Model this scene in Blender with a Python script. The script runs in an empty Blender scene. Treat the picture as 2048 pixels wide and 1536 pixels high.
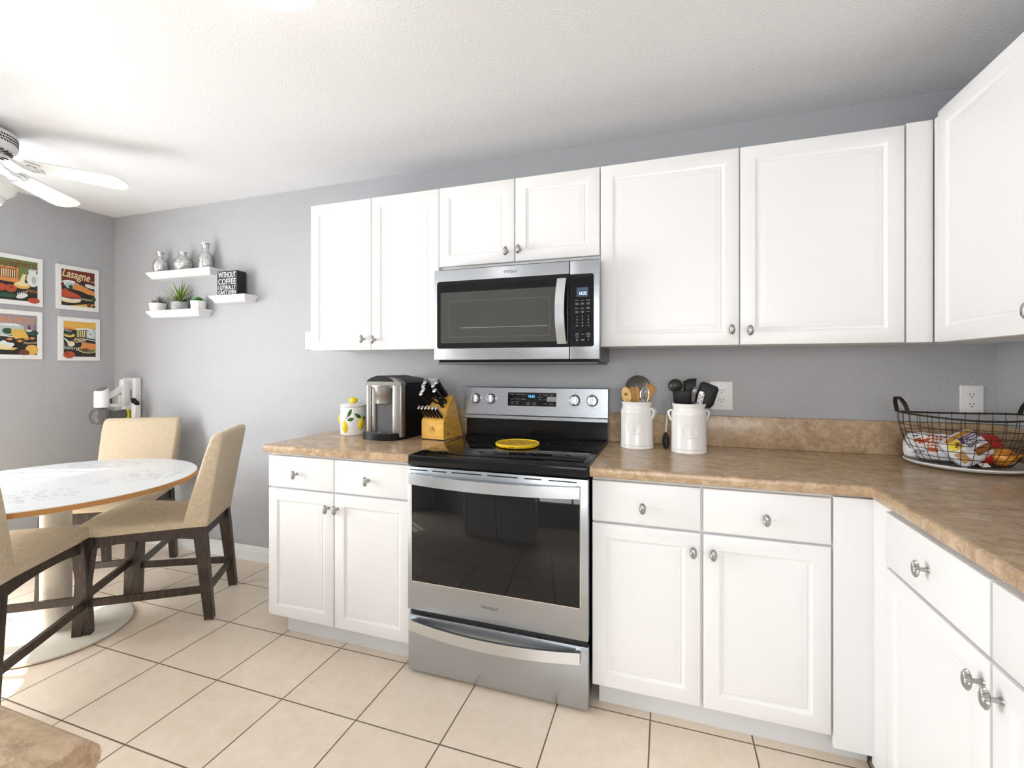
import bpy, bmesh, math, random
from mathutils import Matrix, Vector
random.seed(7)
PI = math.pi
S = bpy.context.scene
COL = S.collection

# ------------------------------------------------------------------ camera, world, sun, window light, exposure
cd = bpy.data.cameras.new('camera')
cam = bpy.data.objects.new('camera', cd)
COL.objects.link(cam)
cd.sensor_width = 36.0
cd.lens = 920.2 / 2048 * 36
cd.shift_y = -33.8 / 2048
cd.clip_start = 0.02
cam.location = (1.0294, -2.3596, 1.2847)
cam.rotation_euler = (PI / 2, 0, math.radians(18.4754))
S.camera = cam

XL, XR, YF, CEIL = -2.945, 2.284, -4.3, 2.419

w = bpy.data.worlds.new('daylight')
S.world = w
w.use_nodes = True
w.node_tree.nodes['Background'].inputs[0].default_value = (0.93, 0.97, 1.0, 1)
w.node_tree.nodes['Background'].inputs[1].default_value = 1.6

def light(name, kind, loc, energy, direction=None, size=None, color=(1, 1, 1)):
    ld = bpy.data.lights.new(name, kind)
    ld.energy = energy
    ld.color = color
    if kind == 'AREA':
        ld.shape = 'RECTANGLE'
        ld.size, ld.size_y = size
    o = bpy.data.objects.new(name, ld)
    COL.objects.link(o)
    o.location = loc
    if direction is not None:
        o.rotation_euler = Vector(direction).to_track_quat('-Z', 'Y').to_euler()
    return o

sun = light('sun', 'SUN', (-6, -1.4, 5), 14.0, (1, 0.42, -1.25), color=(1, 0.985, 0.96))
sun.data.angle = math.radians(0.7)
light('sky_at_patio_door', 'AREA', (XL - 0.35, -1.9, 1.05), 225, (1, 0, -0.14), (1.9, 1.9), (0.97, 0.99, 1))
light('sky_at_front_window', 'AREA', (1.25, YF - 0.3, 1.5), 64, (0, 1, 0), (1.9, 1.5), (1, 0.99, 0.97))

S.view_settings.view_transform = 'Standard'
S.view_settings.look = 'None'
S.view_settings.gamma = 1.0
S.view_settings.use_curve_mapping = False
S.view_settings.exposure = 0.06

# ------------------------------------------------------------------ mesh helper
I4 = Matrix.Identity(4)
def T(x, y, z): return Matrix.Translation((x, y, z))
def RX(a): return Matrix.Rotation(a, 4, 'X')
def RY(a): return Matrix.Rotation(a, 4, 'Y')
def RZ(a): return Matrix.Rotation(a, 4, 'Z')
def SC(x, y, z): return Matrix.Diagonal((x, y, z, 1))
def look(p, q):
    """matrix taking +z onto p->q, origin at p"""
    d = Vector(q) - Vector(p)
    return T(*p) @ d.to_track_quat('Z', 'Y').to_matrix().to_4x4()

class M:
    def __init__(s):
        s.v = []; s.f = []; s.mi = []; s.m = I4; s.k = 0
    def add(s, verts, faces):
        n = len(s.v)
        s.v += [tuple(s.m @ Vector(p)) for p in verts]
        for f in faces:
            s.f.append([n + i for i in f]); s.mi.append(s.k)
        return s
    def bm(s, b):
        b.verts.index_update()
        s.add([v.co[:] for v in b.verts], [[v.index for v in f.verts] for f in b.faces])
        b.free(); return s
    def box(s, x0, x1, y0, y1, z0, z1, bev=0.0, seg=2):
        b = bmesh.new()
        bmesh.ops.create_cube(b, size=1.0, matrix=T((x0 + x1) / 2, (y0 + y1) / 2, (z0 + z1) / 2) @ SC(abs(x1 - x0), abs(y1 - y0), abs(z1 - z0)))
        if bev > 0:
            bmesh.ops.bevel(b, geom=b.edges[:], offset=bev, segments=seg, affect='EDGES', profile=0.5)
        return s.bm(b)
    def loft(s, rings, cap0=True, cap1=True, closed=True):
        n = len(rings[0]); vs = [p for r in rings for p in r]; fs = []
        for i in range(len(rings) - 1):
            for j in range(n if closed else n - 1):
                a, b = i * n + j, i * n + (j + 1) % n
                fs.append((a, b, b + n, a + n))
        if cap0: fs.append(tuple(range(n))[::-1])
        if cap1: fs.append(tuple((len(rings) - 1) * n + j for j in range(n)))
        return s.add(vs, fs)
    def lathe(s, prof, seg=32, sx=1.0, sy=1.0, cap0=True, cap1=True):
        rings = [[(max(r, 1e-5) * math.cos(2 * PI * j / seg) * sx, max(r, 1e-5) * math.sin(2 * PI * j / seg) * sy, z) for j in range(seg)] for r, z in prof]
        return s.loft(rings, cap0, cap1)
    def cyl(s, p, q, r, r2=None, seg=16):
        L = (Vector(q) - Vector(p)).length
        o = s.m; s.m = o @ look(p, q)
        s.lathe([(r, 0), (r if r2 is None else r2, L)], seg)
        s.m = o; return s
    def tube(s, pts, r, seg=8, closed=False):
        pts = [Vector(p) for p in pts]; n = len(pts); rings = []
        up = None
        for i, p in enumerate(pts):
            if closed: d = pts[(i + 1) % n] - pts[i - 1]
            else: d = pts[min(i + 1, n - 1)] - pts[max(i - 1, 0)]
            d.normalize()
            if up is None:
                up = Vector((0, 0, 1)) if abs(d.z) < 0.9 else Vector((1, 0, 0))
            x = d.cross(up); x.normalize(); up = x.cross(d); up.normalize()
            rr = r[i] if isinstance(r, (list, tuple)) else r
            rings.append([tuple(p + x * rr * math.cos(2 * PI * j / seg) + up * rr * math.sin(2 * PI * j / seg)) for j in range(seg)])
        if closed: rings.append(rings[0])
        return s.loft(rings, not closed, not closed)
    def strip(s, pts, wvec, t, nvec):
        """flat band: centre points, half-width vector(s), thickness along nvec"""
        rings = []
        for i, p in enumerate(pts):
            wv = Vector(wvec[i] if isinstance(wvec, list) else wvec); nv = Vector(nvec[i] if isinstance(nvec, list) else nvec) * t / 2
            p = Vector(p)
            rings.append([tuple(p - wv - nv), tuple(p + wv - nv), tuple(p + wv + nv), tuple(p - wv + nv)])
        return s.loft(rings)
    def prism(s, poly, d0, d1, axis='y'):
        """poly of 2D points extruded: axis y -> (x,z) plane, z -> (x,y), x -> (y,z)"""
        def P(a, b, d): return {'y': (a, d, b), 'z': (a, b, d), 'x': (d, a, b)}[axis]
        return s.loft([[P(a, b, d0) for a, b in poly], [P(a, b, d1) for a, b in poly]])
    def poly(s, poly, y):
        """flat polygon facing -y"""
        return s.add([(a, y, b) for a, b in poly], [tuple(range(len(poly)))])
    def ell(s, cx, cz, rx, rz, y, n=20, rot=0.0, a0=0, a1=2 * PI):
        pts = []
        for i in range(n):
            t = a0 + (a1 - a0) * i / (n if a1 - a0 > 6.28 else n - 1)
            x, z = rx * math.cos(t), rz * math.sin(t)
            pts.append((cx + x * math.cos(rot) - z * math.sin(rot), cz + x * math.sin(rot) + z * math.cos(rot)))
        return s.poly(pts, y)
    def sphere(s, c, r, u=16, v=10):
        rr = (r, r, r) if not isinstance(r, (tuple, list)) else r
        o = s.m; s.m = o @ T(*c) @ SC(*rr)
        s.lathe([(math.sin(PI * i / v), -math.cos(PI * i / v)) for i in range(v + 1)], u)
        s.m = o; return s
    def text(s, txt, x, z, h, y, width=None, bold=0.0, align='CENTER', shear=0.0, rot=0.0, ext=0.0):
        """lettering in the xz plane facing -y; (x,z) is the anchor at the middle height; h the cap height"""
        c = bpy.data.curves.new('lettering', 'FONT')
        c.body = txt; c.size = 1.0; c.align_x = 'LEFT'; c.offset = bold; c.shear = shear; c.resolution_u = 3; c.extrude = ext / h if ext else 0
        o = bpy.data.objects.new('lettering', c); COL.objects.link(o)
        dg = bpy.context.evaluated_depsgraph_get()
        me = bpy.data.meshes.new_from_object(o.evaluated_get(dg))
        vs = [v.co.copy() for v in me.vertices]; fs = [list(p.vertices) for p in me.polygons]
        bpy.data.objects.remove(o); bpy.data.curves.remove(c); bpy.data.meshes.remove(me)
        if not vs: return s
        x0 = min(v.x for v in vs); x1 = max(v.x for v in vs); y0 = min(v.y for v in vs); y1 = max(v.y for v in vs)
        k = h / 0.70 if any(ch in 'gpqyj' for ch in txt) and any(ch.islower() for ch in txt) else h / max(y1 - y0, .05)
        kx = k if width is None else width / (x1 - x0)
        W = (x1 - x0) * kx
        ax = {'CENTER': -W / 2, 'LEFT': 0, 'RIGHT': -W}[align]
        old = s.m
        s.m = old @ T(x, y, z) @ RX(PI / 2) @ RZ(rot)
        s.add([((v.x - x0) * kx + ax, (v.y - (y0 + y1) / 2) * k, v.z * k) for v in vs], fs)
        s.m = old
        return s
    def build(s, name, mats, parent=None, label=None, loc=None, rz=0.0, smooth=35):
        me = bpy.data.meshes.new(name)
        me.from_pydata(s.v, [], s.f)
        if not isinstance(mats, (list, tuple)): mats = [mats]
        for m_ in mats: me.materials.append(m_)
        for p, i in zip(me.polygons, s.mi): p.material_index = min(i, len(mats) - 1)
        b = bmesh.new(); b.from_mesh(me)
        bmesh.ops.recalc_face_normals(b, faces=b.faces[:]) if s.fixn else None
        b.to_mesh(me); b.free()
        if smooth:
            for p in me.polygons: p.use_smooth = True
            me.set_sharp_from_angle(angle=math.radians(smooth))
        o = bpy.data.objects.new(name, me)
        COL.objects.link(o)
        if parent is not None: o.parent = parent
        if loc is not None: o.location = loc
        o.rotation_euler = (0, 0, rz)
        if label: o['label'] = label
        return o
    fixn = True

def tag(o, label, cat, group=None, kind=None):
    if label: o['label'] = label
    if cat: o['category'] = cat
    if group: o['group'] = group
    if kind: o['kind'] = kind
    return o

def thing(name, label, cat, loc=(0, 0, 0), rz=0.0, group=None):
    o = bpy.data.objects.new(name, None)
    o.empty_display_size = 0.05
    COL.objects.link(o)
    o.location = loc; o.rotation_euler = (0, 0, rz)
    return tag(o, label, cat, group)

def dup(root, loc, rz=None, label=None, group=None):
    r = root.copy(); COL.objects.link(r); r.location = loc
    if rz is not None: r.rotation_euler = (0, 0, rz)
    if label: r['label'] = label
    if group: r['group'] = group
    for ch in list(root.children):
        c = ch.copy(); COL.objects.link(c); c.parent = r
        for g in list(ch.children):
            d = g.copy(); COL.objects.link(d); d.parent = c
    return r

def struct(name, mb, mats, parent=None, loc=None, rz=0.0, smooth=35):
    o = mb.build(name, mats, parent, loc=loc, rz=rz, smooth=smooth)
    if parent is None: o['kind'] = 'structure'
    return o

# ------------------------------------------------------------------ materials
def mat(name, col, rough=0.5, metal=0.0, spec=0.5, emis=None, es=0.0, trans=0.0, coat=0.0, ior=1.45, alpha=1.0):
    m = bpy.data.materials.new(name); m.use_nodes = True
    b = m.node_tree.nodes['Principled BSDF']
    b.inputs['Base Color'].default_value = (*col, 1)
    b.inputs['Roughness'].default_value = rough
    b.inputs['Metallic'].default_value = metal
    b.inputs['Specular IOR Level'].default_value = spec
    b.inputs['IOR'].default_value = ior
    b.inputs['Transmission Weight'].default_value = trans
    b.inputs['Coat Weight'].default_value = coat
    b.inputs['Alpha'].default_value = alpha
    if emis:
        b.inputs['Emission Color'].default_value = (*emis, 1); b.inputs['Emission Strength'].default_value = es
    return m

class N:
    """small node-building helper"""
    def __init__(s, m):
        s.t = m.node_tree; s.b = s.t.nodes['Principled BSDF']
        s.co = s.t.nodes.new('ShaderNodeTexCoord').outputs['Object']
    def node(s, kind, **kw):
        n = s.t.nodes.new(kind)
        for k, v in kw.items():
            if hasattr(n, k) and k not in n.inputs: setattr(n, k, v)
            else: n.inputs[k].default_value = v
        return n
    def link(s, a, b): s.t.links.new(a, b)
    def mapping(s, scale=(1, 1, 1), loc=(0, 0, 0), rot=(0, 0, 0)):
        n = s.t.nodes.new('ShaderNodeMapping')
        n.inputs['Scale'].default_value = scale; n.inputs['Location'].default_value = loc; n.inputs['Rotation'].default_value = rot
        s.link(s.co, n.inputs['Vector']); return n.outputs[0]
    def noise(s, scale, detail=4, rough=0.5, vec=None, dist=0.0):
        n = s.node('ShaderNodeTexNoise'); n.inputs['Scale'].default_value = scale; n.inputs['Detail'].default_value = detail
        n.inputs['Roughness'].default_value = rough; n.inputs['Distortion'].default_value = dist
        s.link(vec if vec is not None else s.co, n.inputs['Vector']); return n.outputs['Fac']
    def ramp(s, fac, stops):
        n = s.node('ShaderNodeValToRGB'); e = n.color_ramp.elements
        while len(e) < len(stops): e.new(0.5)
        for el, (p, c) in zip(e, stops): el.position = p; el.color = (*c, 1) if len(c) == 3 else c
        s.link(fac, n.inputs[0]); return n.outputs[0]
    def bump(s, h, strength=0.2, dist=0.002):
        n = s.node('ShaderNodeBump'); n.inputs['Strength'].default_value = strength; n.inputs['Distance'].default_value = dist
        s.link(h, n.inputs['Height']); s.link(n.outputs[0], s.b.inputs['Normal']); return n
    def color(s, c): s.link(c, s.b.inputs['Base Color'])
    def mix(s, fac, a, b, mode='MIX'):
        n = s.t.nodes.new('ShaderNodeMix'); n.data_type = 'RGBA'; n.blend_type = mode
        for i, x in ((0, fac), (6, a), (7, b)):
            if isinstance(x, (int, float)): n.inputs[i].default_value = x
            elif isinstance(x, tuple): n.inputs[i].default_value = (*x, 1)
            else: s.link(x, n.inputs[i])
        return n.outputs[2]

def paint(name, col, rough, scale, strength, dist):
    m = mat(name, col, rough); n = N(m)
    a = n.noise(scale, 3, 0.55)
    r = n.ramp(a, [(0.42, (0, 0, 0)), (0.62, (1, 1, 1))])
    n.bump(r, strength, dist); return m

WALL = paint('grey_textured_paint', (0.447, 0.455, 0.474), 0.42, 135, 0.42, 0.0025)
CEILM = paint('white_textured_ceiling', (0.765, 0.77, 0.778), 0.8, 115, 0.25, 0.0025)
TRIM = mat('white_trim_paint', (0.82, 0.82, 0.82), 0.35)
CAB = mat('white_cabinet', (0.84, 0.84, 0.845), 0.33)
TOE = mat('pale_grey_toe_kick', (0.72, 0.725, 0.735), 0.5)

TILE = mat('beige_floor_tile', (0.7, 0.6, 0.5), 0.32)
n = N(TILE)
br = n.node('ShaderNodeTexBrick', offset=0.0, squash=1.0)
br.inputs['Scale'].default_value = 1.0; br.inputs['Mortar Size'].default_value = 0.0028; br.inputs['Mortar Smooth'].default_value = 0.15
br.inputs['Brick Width'].default_value = 0.3385; br.inputs['Row Height'].default_value = 0.3395; br.inputs['Bias'].default_value = 0.0
br.inputs['Color1'].default_value = (0.86, 0.755, 0.63, 1); br.inputs['Color2'].default_value = (0.82, 0.72, 0.60, 1); br.inputs['Mortar'].default_value = (0.17, 0.125, 0.085, 1)
n.link(n.mapping(loc=(0.0395 + 0.3385 * 40, 0.613 + 0.3395 * 40, 0)), br.inputs['Vector'])
f1 = n.noise(13, 7, 0.72)
f2 = n.noise(60, 4, 0.7)
c = n.mix(n.ramp(f1, [(0.35, (0, 0, 0)), (0.68, (0.5, 0.5, 0.5))]), br.outputs['Color'], (0.86, 0.77, 0.67), 'MULTIPLY')
c = n.mix(n.ramp(f2, [(0.4, (0, 0, 0)), (0.75, (0.35, 0.35, 0.35))]), c, (0.93, 0.86, 0.8), 'MULTIPLY')
n.color(c)
inv = n.node('ShaderNodeMath', operation='SUBTRACT'); inv.inputs[0].default_value = 1.0; n.link(br.outputs['Fac'], inv.inputs[1])
n.bump(inv.outputs[0], 0.7, 0.002)

def laminate(name, dark=1.0):
    m = mat(name, (0.5, 0.4, 0.3), 0.24); n = N(m)
    v = n.mapping(scale=(1.2, 1.55, 1.4), rot=(0, 0, 0.25))
    a = n.noise(11, 10, 0.74, v, 0.25)
    b = n.noise(34, 6, 0.72, v, 0.2)
    d = n.noise(120, 3, 0.6)
    D = lambda q: tuple(x * dark for x in q)
    c1 = n.ramp(a, [(0.28, D((0.32, 0.205, 0.115))), (0.46, D((0.48, 0.335, 0.205))), (0.60, D((0.59, 0.44, 0.29))), (0.78, D((0.68, 0.54, 0.375)))])
    c2 = n.ramp(b, [(0.30, (0.55, 0.50, 0.46)), (0.48, (1, 1, 1)), (0.70, (1.0, 0.97, 0.90))])
    c = n.mix(0.75, c1, c2, 'MULTIPLY')
    c = n.mix(n.ramp(d, [(0.55, (0, 0, 0)), (0.75, (0.30, 0.30, 0.30))]), c, (0.62, 0.50, 0.36))
    vn = n.noise(6, 12, 0.80, v, 0.3)
    c = n.mix(n.ramp(vn, [(0.480, (0, 0, 0)), (0.497, (0.4, 0.4, 0.4)), (0.503, (0.4, 0.4, 0.4)), (0.52, (0, 0, 0))]), c, (0.20, 0.115, 0.055))
    n.color(c); return m
LAM = laminate('brown_stone_laminate')

STEEL = mat('brushed_steel', (0.47, 0.505, 0.545), 0.3, 1.0)
n = N(STEEL)
v = n.mapping(scale=(3, 3, 260))
g = n.noise(6, 3, 0.6, v)
n.link(n.ramp(g, [(0.3, (0.26, 0.26, 0.26)), (0.7, (0.38, 0.38, 0.38))]), n.b.inputs['Roughness'])
STEELV = mat('brushed_steel_handle', (0.68, 0.71, 0.74), 0.24, 1.0)
CHROME = mat('polished_metal', (0.78, 0.78, 0.77), 0.14, 1.0)
PEWTER = mat('pewter', (0.42, 0.42, 0.41), 0.3, 1.0)
BLK = mat('black_enamel', (0.007, 0.007, 0.008), 0.16, spec=.35)
BLKG = mat('black_glass', (0.006, 0.006, 0.007), 0.035)
BLKP = mat('black_plastic', (0.007, 0.007, 0.008), 0.42, spec=0.3)
DARK = mat('dark_cavity', (0.01, 0.01, 0.01), 0.7)
GREYM = mat('dark_grey_plastic', (0.09, 0.09, 0.09), 0.45)
MESHW = mat('grey_door_screen', (0.065, 0.066, 0.062), 0.14)
WTXT = mat('pale_printing', (0.62, 0.62, 0.62), 0.5)
GTXT = mat('grey_printing', (0.10, 0.10, 0.10), 0.5)
LCD = mat('blue_grey_display', (0.06, 0.075, 0.10), 0.15, emis=(0.03, 0.08, 0.2), es=0.3)
BLUE = mat('blue_digits', (0.1, 0.3, 0.9), 0.4, emis=(0.10, 0.42, 1.0), es=3.0)
WBLUE = mat('pale_blue_digits', (0.6, 0.8, 1), 0.4, emis=(0.50, 0.75, 1.0), es=2.6)
PLATE = mat('white_plastic', (0.82, 0.82, 0.81), 0.3)
GREYPL = mat('pale_grey_plastic', (0.50, 0.51, 0.52), 0.35)
CERAM = mat('white_glazed_ceramic', (0.86, 0.85, 0.835), 0.16)
SLOT = mat('dark_slot', (0.02, 0.02, 0.02), 0.6)
CREAM = mat('cream_enamel', (0.78, 0.745, 0.655), 0.25)
TABLEW = mat('white_table_laminate', (0.70, 0.72, 0.735), 0.3)
TWIG = mat('grey_green_leaf_print', (0.24, 0.30, 0.31), 0.4)
TEDGE = mat('oak_edge', (0.46, 0.22, 0.065), 0.4)
SOIL = mat('potting_soil', (0.05, 0.035, 0.025), 0.9)

FAB = mat('oatmeal_linen', (0.56, 0.475, 0.345), 0.85)
n = N(FAB)
w1 = n.noise(40, 3, 0.6, n.mapping(scale=(14, 1.2, 1.2)))
w2 = n.noise(40, 3, 0.6, n.mapping(scale=(1.2, 1.2, 14)))
mx = n.mix(0.5, w1, w2)
c = n.ramp(mx, [(0.36, (0.52, 0.42, 0.29)), (0.52, (0.62, 0.51, 0.365)), (0.66, (0.70, 0.60, 0.455))])
n.color(c); n.bump(mx, 0.35, 0.001)
WOOD = mat('espresso_wood', (0.05, 0.034, 0.026), 0.38)
n = N(WOOD)
g = n.noise(22, 5, 0.65, n.mapping(scale=(6, 6, 0.7)))
n.color(n.ramp(g, [(0.32, (0.022, 0.014, 0.010)), (0.55, (0.055, 0.037, 0.028)), (0.75, (0.10, 0.072, 0.056))])); n.bump(g, 0.15, 0.001)
BLOCKW = mat('honey_wood', (0.72, 0.42, 0.12), 0.35)
n = N(BLOCKW)
g = n.noise(14, 4, 0.6, n.mapping(scale=(1, 1, 6)))
n.color(n.ramp(g, [(0.3, (0.66, 0.35, 0.06)), (0.6, (0.84, 0.49, 0.10)), (0.8, (0.88, 0.58, 0.17))]))
def woodm(name, a, b, rough=0.5):
    m = mat(name, a, rough); n = N(m)
    g = n.noise(30, 4, 0.6, n.mapping(scale=(4, 4, 0.8)))
    n.color(n.ramp(g, [(0.3, a), (0.7, b)])); return m
BAMBOO = woodm('pale_bamboo', (0.66, 0.40, 0.14), (0.80, 0.54, 0.23))
OLIVEW = woodm('amber_wood', (0.42, 0.19, 0.045), (0.60, 0.30, 0.085))
MERC = mat('mercury_glass', (0.62, 0.62, 0.62), 0.16, 1.0)
n = N(MERC)
g = n.noise(90, 5, 0.75)
n.link(n.ramp(g, [(0.35, (0.18, 0.18, 0.18)), (0.65, (0.5, 0.5, 0.5))]), n.b.inputs['Roughness'])
n.color(n.ramp(g, [(0.36, (0.42, 0.42, 0.42)), (0.5, (0.70, 0.70, 0.69)), (0.65, (0.88, 0.88, 0.87))])); n.bump(g, 0.08, 0.0005)
CONC = mat('grey_concrete', (0.4, 0.4, 0.4), 0.8)
n = N(CONC); g = n.noise(45, 6, 0.7)
n.color(n.ramp(g, [(0.35, (0.27, 0.27, 0.275)), (0.55, (0.43, 0.43, 0.435)), (0.7, (0.56, 0.56, 0.56))]))
LEAFA = mat('yellow_green_leaf', (0.17, 0.26, 0.03), 0.45)
LEAFB = mat('dark_green_leaf', (0.07, 0.13, 0.06), 0.5)
LEAFC = mat('fresh_green_leaf', (0.05, 0.27, 0.035), 0.45)
LEAFP = mat('plum_leaf', (0.13, 0.11, 0.10), 0.5)
LEMON = mat('lemon_yellow', (0.90, 0.66, 0.02), 0.28)
LEAFJ = mat('painted_leaf_green', (0.045, 0.15, 0.025), 0.3)
WIRE = mat('bronze_wire', (0.045, 0.034, 0.026), 0.45, 0.6)
CLEARG = mat('smoky_clear_plastic', (0.42, 0.42, 0.42), 0.08, trans=0.75, ior=1.3)
YEL = mat('bright_yellow_plastic', (0.80, 0.74, 0.02), 0.35)
BOWLG = mat('frosted_glass', (0.80, 0.80, 0.76), 0.35)
LAMP = mat('lit_frosted_glass', (0.9, 0.9, 0.9), 0.3, emis=(1, 0.98, 0.95), es=1.3)
SEAM = mat('shadow_gap_grey', (0.30, 0.30, 0.31), 0.6)
def flat(name, c): return mat(name, c, 0.55)
PANE = bpy.data.materials.new('window_glass'); PANE.use_nodes = True
nt = PANE.node_tree; nt.nodes.clear()
o_ = nt.nodes.new('ShaderNodeOutputMaterial'); mx_ = nt.nodes.new('ShaderNodeMixShader'); tr_ = nt.nodes.new('ShaderNodeBsdfTransparent'); gl_ = nt.nodes.new('ShaderNodeBsdfGlossy')
gl_.inputs['Roughness'].default_value = 0.02; mx_.inputs[0].default_value = 0.06
nt.links.new(tr_.outputs[0], mx_.inputs[1]); nt.links.new(gl_.outputs[0], mx_.inputs[2]); nt.links.new(mx_.outputs[0], o_.inputs[0])

# ------------------------------------------------------------------ room shell
XO, XE = XL - 0.14, XR + 0.14
b = M(); b.box(XO, XE, YF - 0.14, 0.14, -0.12, 0.0); struct('floor', b, TILE, smooth=0)
b = M(); b.box(XO, XE, YF - 0.14, 0.14, CEIL, CEIL + 0.12); struct('ceiling', b, CEILM, smooth=0)
b = M(); b.box(XO, XE, 0.0, 0.14, 0, CEIL); struct('wall_back', b, WALL, smooth=0)
b = M(); b.box(XR, XE, YF, 0.0, 0, CEIL); struct('wall_right', b, WALL, smooth=0)
DY0, DY1, DZ = -2.75, -1.10, 2.27          # patio door opening in the left wall
b = M(); b.box(XO, XL, DY1, 0, 0, CEIL); b.box(XO, XL, YF, DY0, 0, CEIL); b.box(XO, XL, DY0, DY1, DZ, CEIL); struct('wall_left', b, WALL, smooth=0)
WX0, WX1, WZ0, WZ1 = 0.35, 2.15, 0.85, 2.15
b = M(); b.box(XL, WX0, YF - 0.14, YF, 0, CEIL); b.box(WX1, XR, YF - 0.14, YF, 0, CEIL); b.box(WX0, WX1, YF - 0.14, YF, 0, WZ0); b.box(WX0, WX1, YF - 0.14, YF, WZ1, CEIL)
struct('wall_front', b, WALL, smooth=0)
# patio door with upright bars, window in the front wall
d = M(); d.box(XO + .03, XL - .03, DY0, DY0 + .045, 0, DZ, .004); d.box(XO + .03, XL - .03, DY1 - .045, DY1, 0, DZ, .004); d.box(XO + .03, XL - .03, DY0 + .045, DY1 - .045, DZ - .05, DZ, .004); d.box(XO + .03, XL - .03, DY0 + .045, DY1 - .045, 0, .05, .004)
dr = struct('door_1', d, TRIM)
k = 0
y = -1.22
while y > DY0 + .1:
    q = M(); q.box(XL - .075, XL - .055, y - .019, y + .019, .05, DZ - .05, .003); q.build('muntin', TRIM, dr)
    y -= 0.152
q = M(); q.box(XL - .067, XL - .063, DY0 + .045, DY1 - .045, .05, DZ - .05); q.build('pane', PANE, dr, smooth=0)
q = M()
for a, bb in ((WX0, WX0 + .05), (WX1 - .05, WX1), (1.225, 1.275)): q.box(a, bb, YF - .09, YF - .03, WZ0, WZ1, .004)
q.box(WX0, WX1, YF - .09, YF - .03, WZ0, WZ0 + .05, .004); q.box(WX0, WX1, YF - .09, YF - .03, WZ1 - .05, WZ1, .004)
wn = struct('window_1', q, TRIM)
q = M(); q.box(WX0 + .05, WX1 - .05, YF - .062, YF - .058, WZ0 + .05, WZ1 - .05); q.build('pane', PANE, wn, smooth=0)
# baseboards with a stepped top
BB = [(0, 0), (.014, 0), (.014, .064), (.0125, .068), (.0125, .078), (.009, .082), (.009, .090), (.005, .096), (0, .096)]
b = M(); b.prism([(-p, z) for p, z in BB], XL, -0.76, 'x'); struct('baseboard_back', b, TRIM, smooth=20)
b = M(); b.prism([(XL + p, z) for p, z in BB], DY1 + .002, -.015, 'y'); struct('baseboard_left', b, TRIM, smooth=20)

# ------------------------------------------------------------------ cabinets
def panel_door(w_, h, t=.02, plain=False):
    """front face at y=0 looking towards -y, lower left corner at the origin"""
    b = M()
    def ring(i, y): return [(i, y, i), (w_ - i, y, i), (w_ - i, y, h - i), (i, y, h - i)]
    R = [ring(.0, t), ring(0, .005), ring(.0015, .0015), ring(.005, 0)]
    if not plain:
        fr = min(.052, w_ * .16)
        R += [ring(fr, 0), ring(fr + .003, .0035), ring(fr + .010, .0065), ring(fr + .013, .0068), ring(fr + .016, .0050), ring(fr + .019, .0050), ring(fr + .034, .0012), ring(fr + .038, .0010)]
    b.loft(R); return b

def knob_mesh(parent, x, z, out=.03):
    """oval fluted knob on a stem; door front at y=0"""
    b = M(); n_ = 40; rings = []
    def rr(k_, y, amp):
        return [(k_ * .0118 * (1 + amp * (1 if j % 2 else -1)) * math.cos(2 * PI * j / n_), y, k_ * .0205 * (1 + amp * (1 if j % 2 else -1)) * math.sin(2 * PI * j / n_)) for j in range(n_)]
    b.m = T(x, 0, z)
    b.loft([rr(.35, -out + .011, 0), rr(.8, -out + .009, .02), rr(1.0, -out + .006, .05), rr(.97, -out + .003, .06), rr(.75, -out - .001, .075), rr(.45, -out - .0035, .07), rr(.16, -out - .0045, .02)])
    b.cyl((0, 0, 0), (0, -out + .011, 0), .0052, .0046, 14)
    b.cyl((0, 0, 0), (0, -.003, 0), .008, .007, 14)
    return b.build('knob', PEWTER, parent, smooth=30)

def cab_door(root, x0, x1, z0, z1, y, knob=None, name='door', plain=False, t=.02):
    o = panel_door(x1 - x0, z1 - z0, t, plain).build(name, CAB, root, loc=(x0, y, z0), smooth=25)
    if knob: knob_mesh(o, knob[0] - x0, knob[1] - z0)
    return o

ZT, ZB = 2.158, 1.373
YU = -.340
# upper pair at the far left
c1 = thing('wall_cabinet', 'white two-door wall cabinet beside the floating shelves, above the coffee maker', 'cabinet', (-.797, 0, ZB))
b = M(); b.box(0, .775, -.319, -.001, .004, ZT - ZB - .002, .001); b.build('carcass', CAB, c1, smooth=0)
cab_door(c1, .0, .3835, 0, ZT - ZB, YU, (.343, .057)); cab_door(c1, .3875, .774, 0, ZT - ZB, YU, (.411, .052))
# pair over the microwave
c2 = thing('wall_cabinet', 'short white two-door wall cabinet directly above the microwave', 'cabinet', (-.0215, 0, 1.750))
b = M(); b.box(.001, .778, -.319, -.001, 0, ZT - 1.750 - .002, .001); b.build('carcass', CAB, c2, smooth=0)
cab_door(c2, .0005, .3865, .022, ZT - 1.75, YU, (.3515, .070)); cab_door(c2, .3905, .7785, .022, ZT - 1.75, YU, (.413, .074))
# right-hand pair with corner filler
c3 = thing('wall_cabinet', 'widest white two-door wall cabinet, right of the microwave above the white crocks', 'cabinet', (.7586, 0, ZB))
b = M(); b.box(.001, 1.5, -.319, -.001, .004, ZT - ZB - .002, .001); b.build('carcass', CAB, c3, smooth=0)
cab_door(c3, .0015, .5475, 0, ZT - ZB, YU, (.519, .061)); cab_door(c3, .5515, 1.088, 0, ZT - ZB, YU, (.585, .056))
b = M(); b.box(1.0935, 1.1719, YU + .004, -.3195, 0, ZT - ZB + .006, .0015); b.build('filler_strip', CAB, c3, smooth=0)
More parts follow.
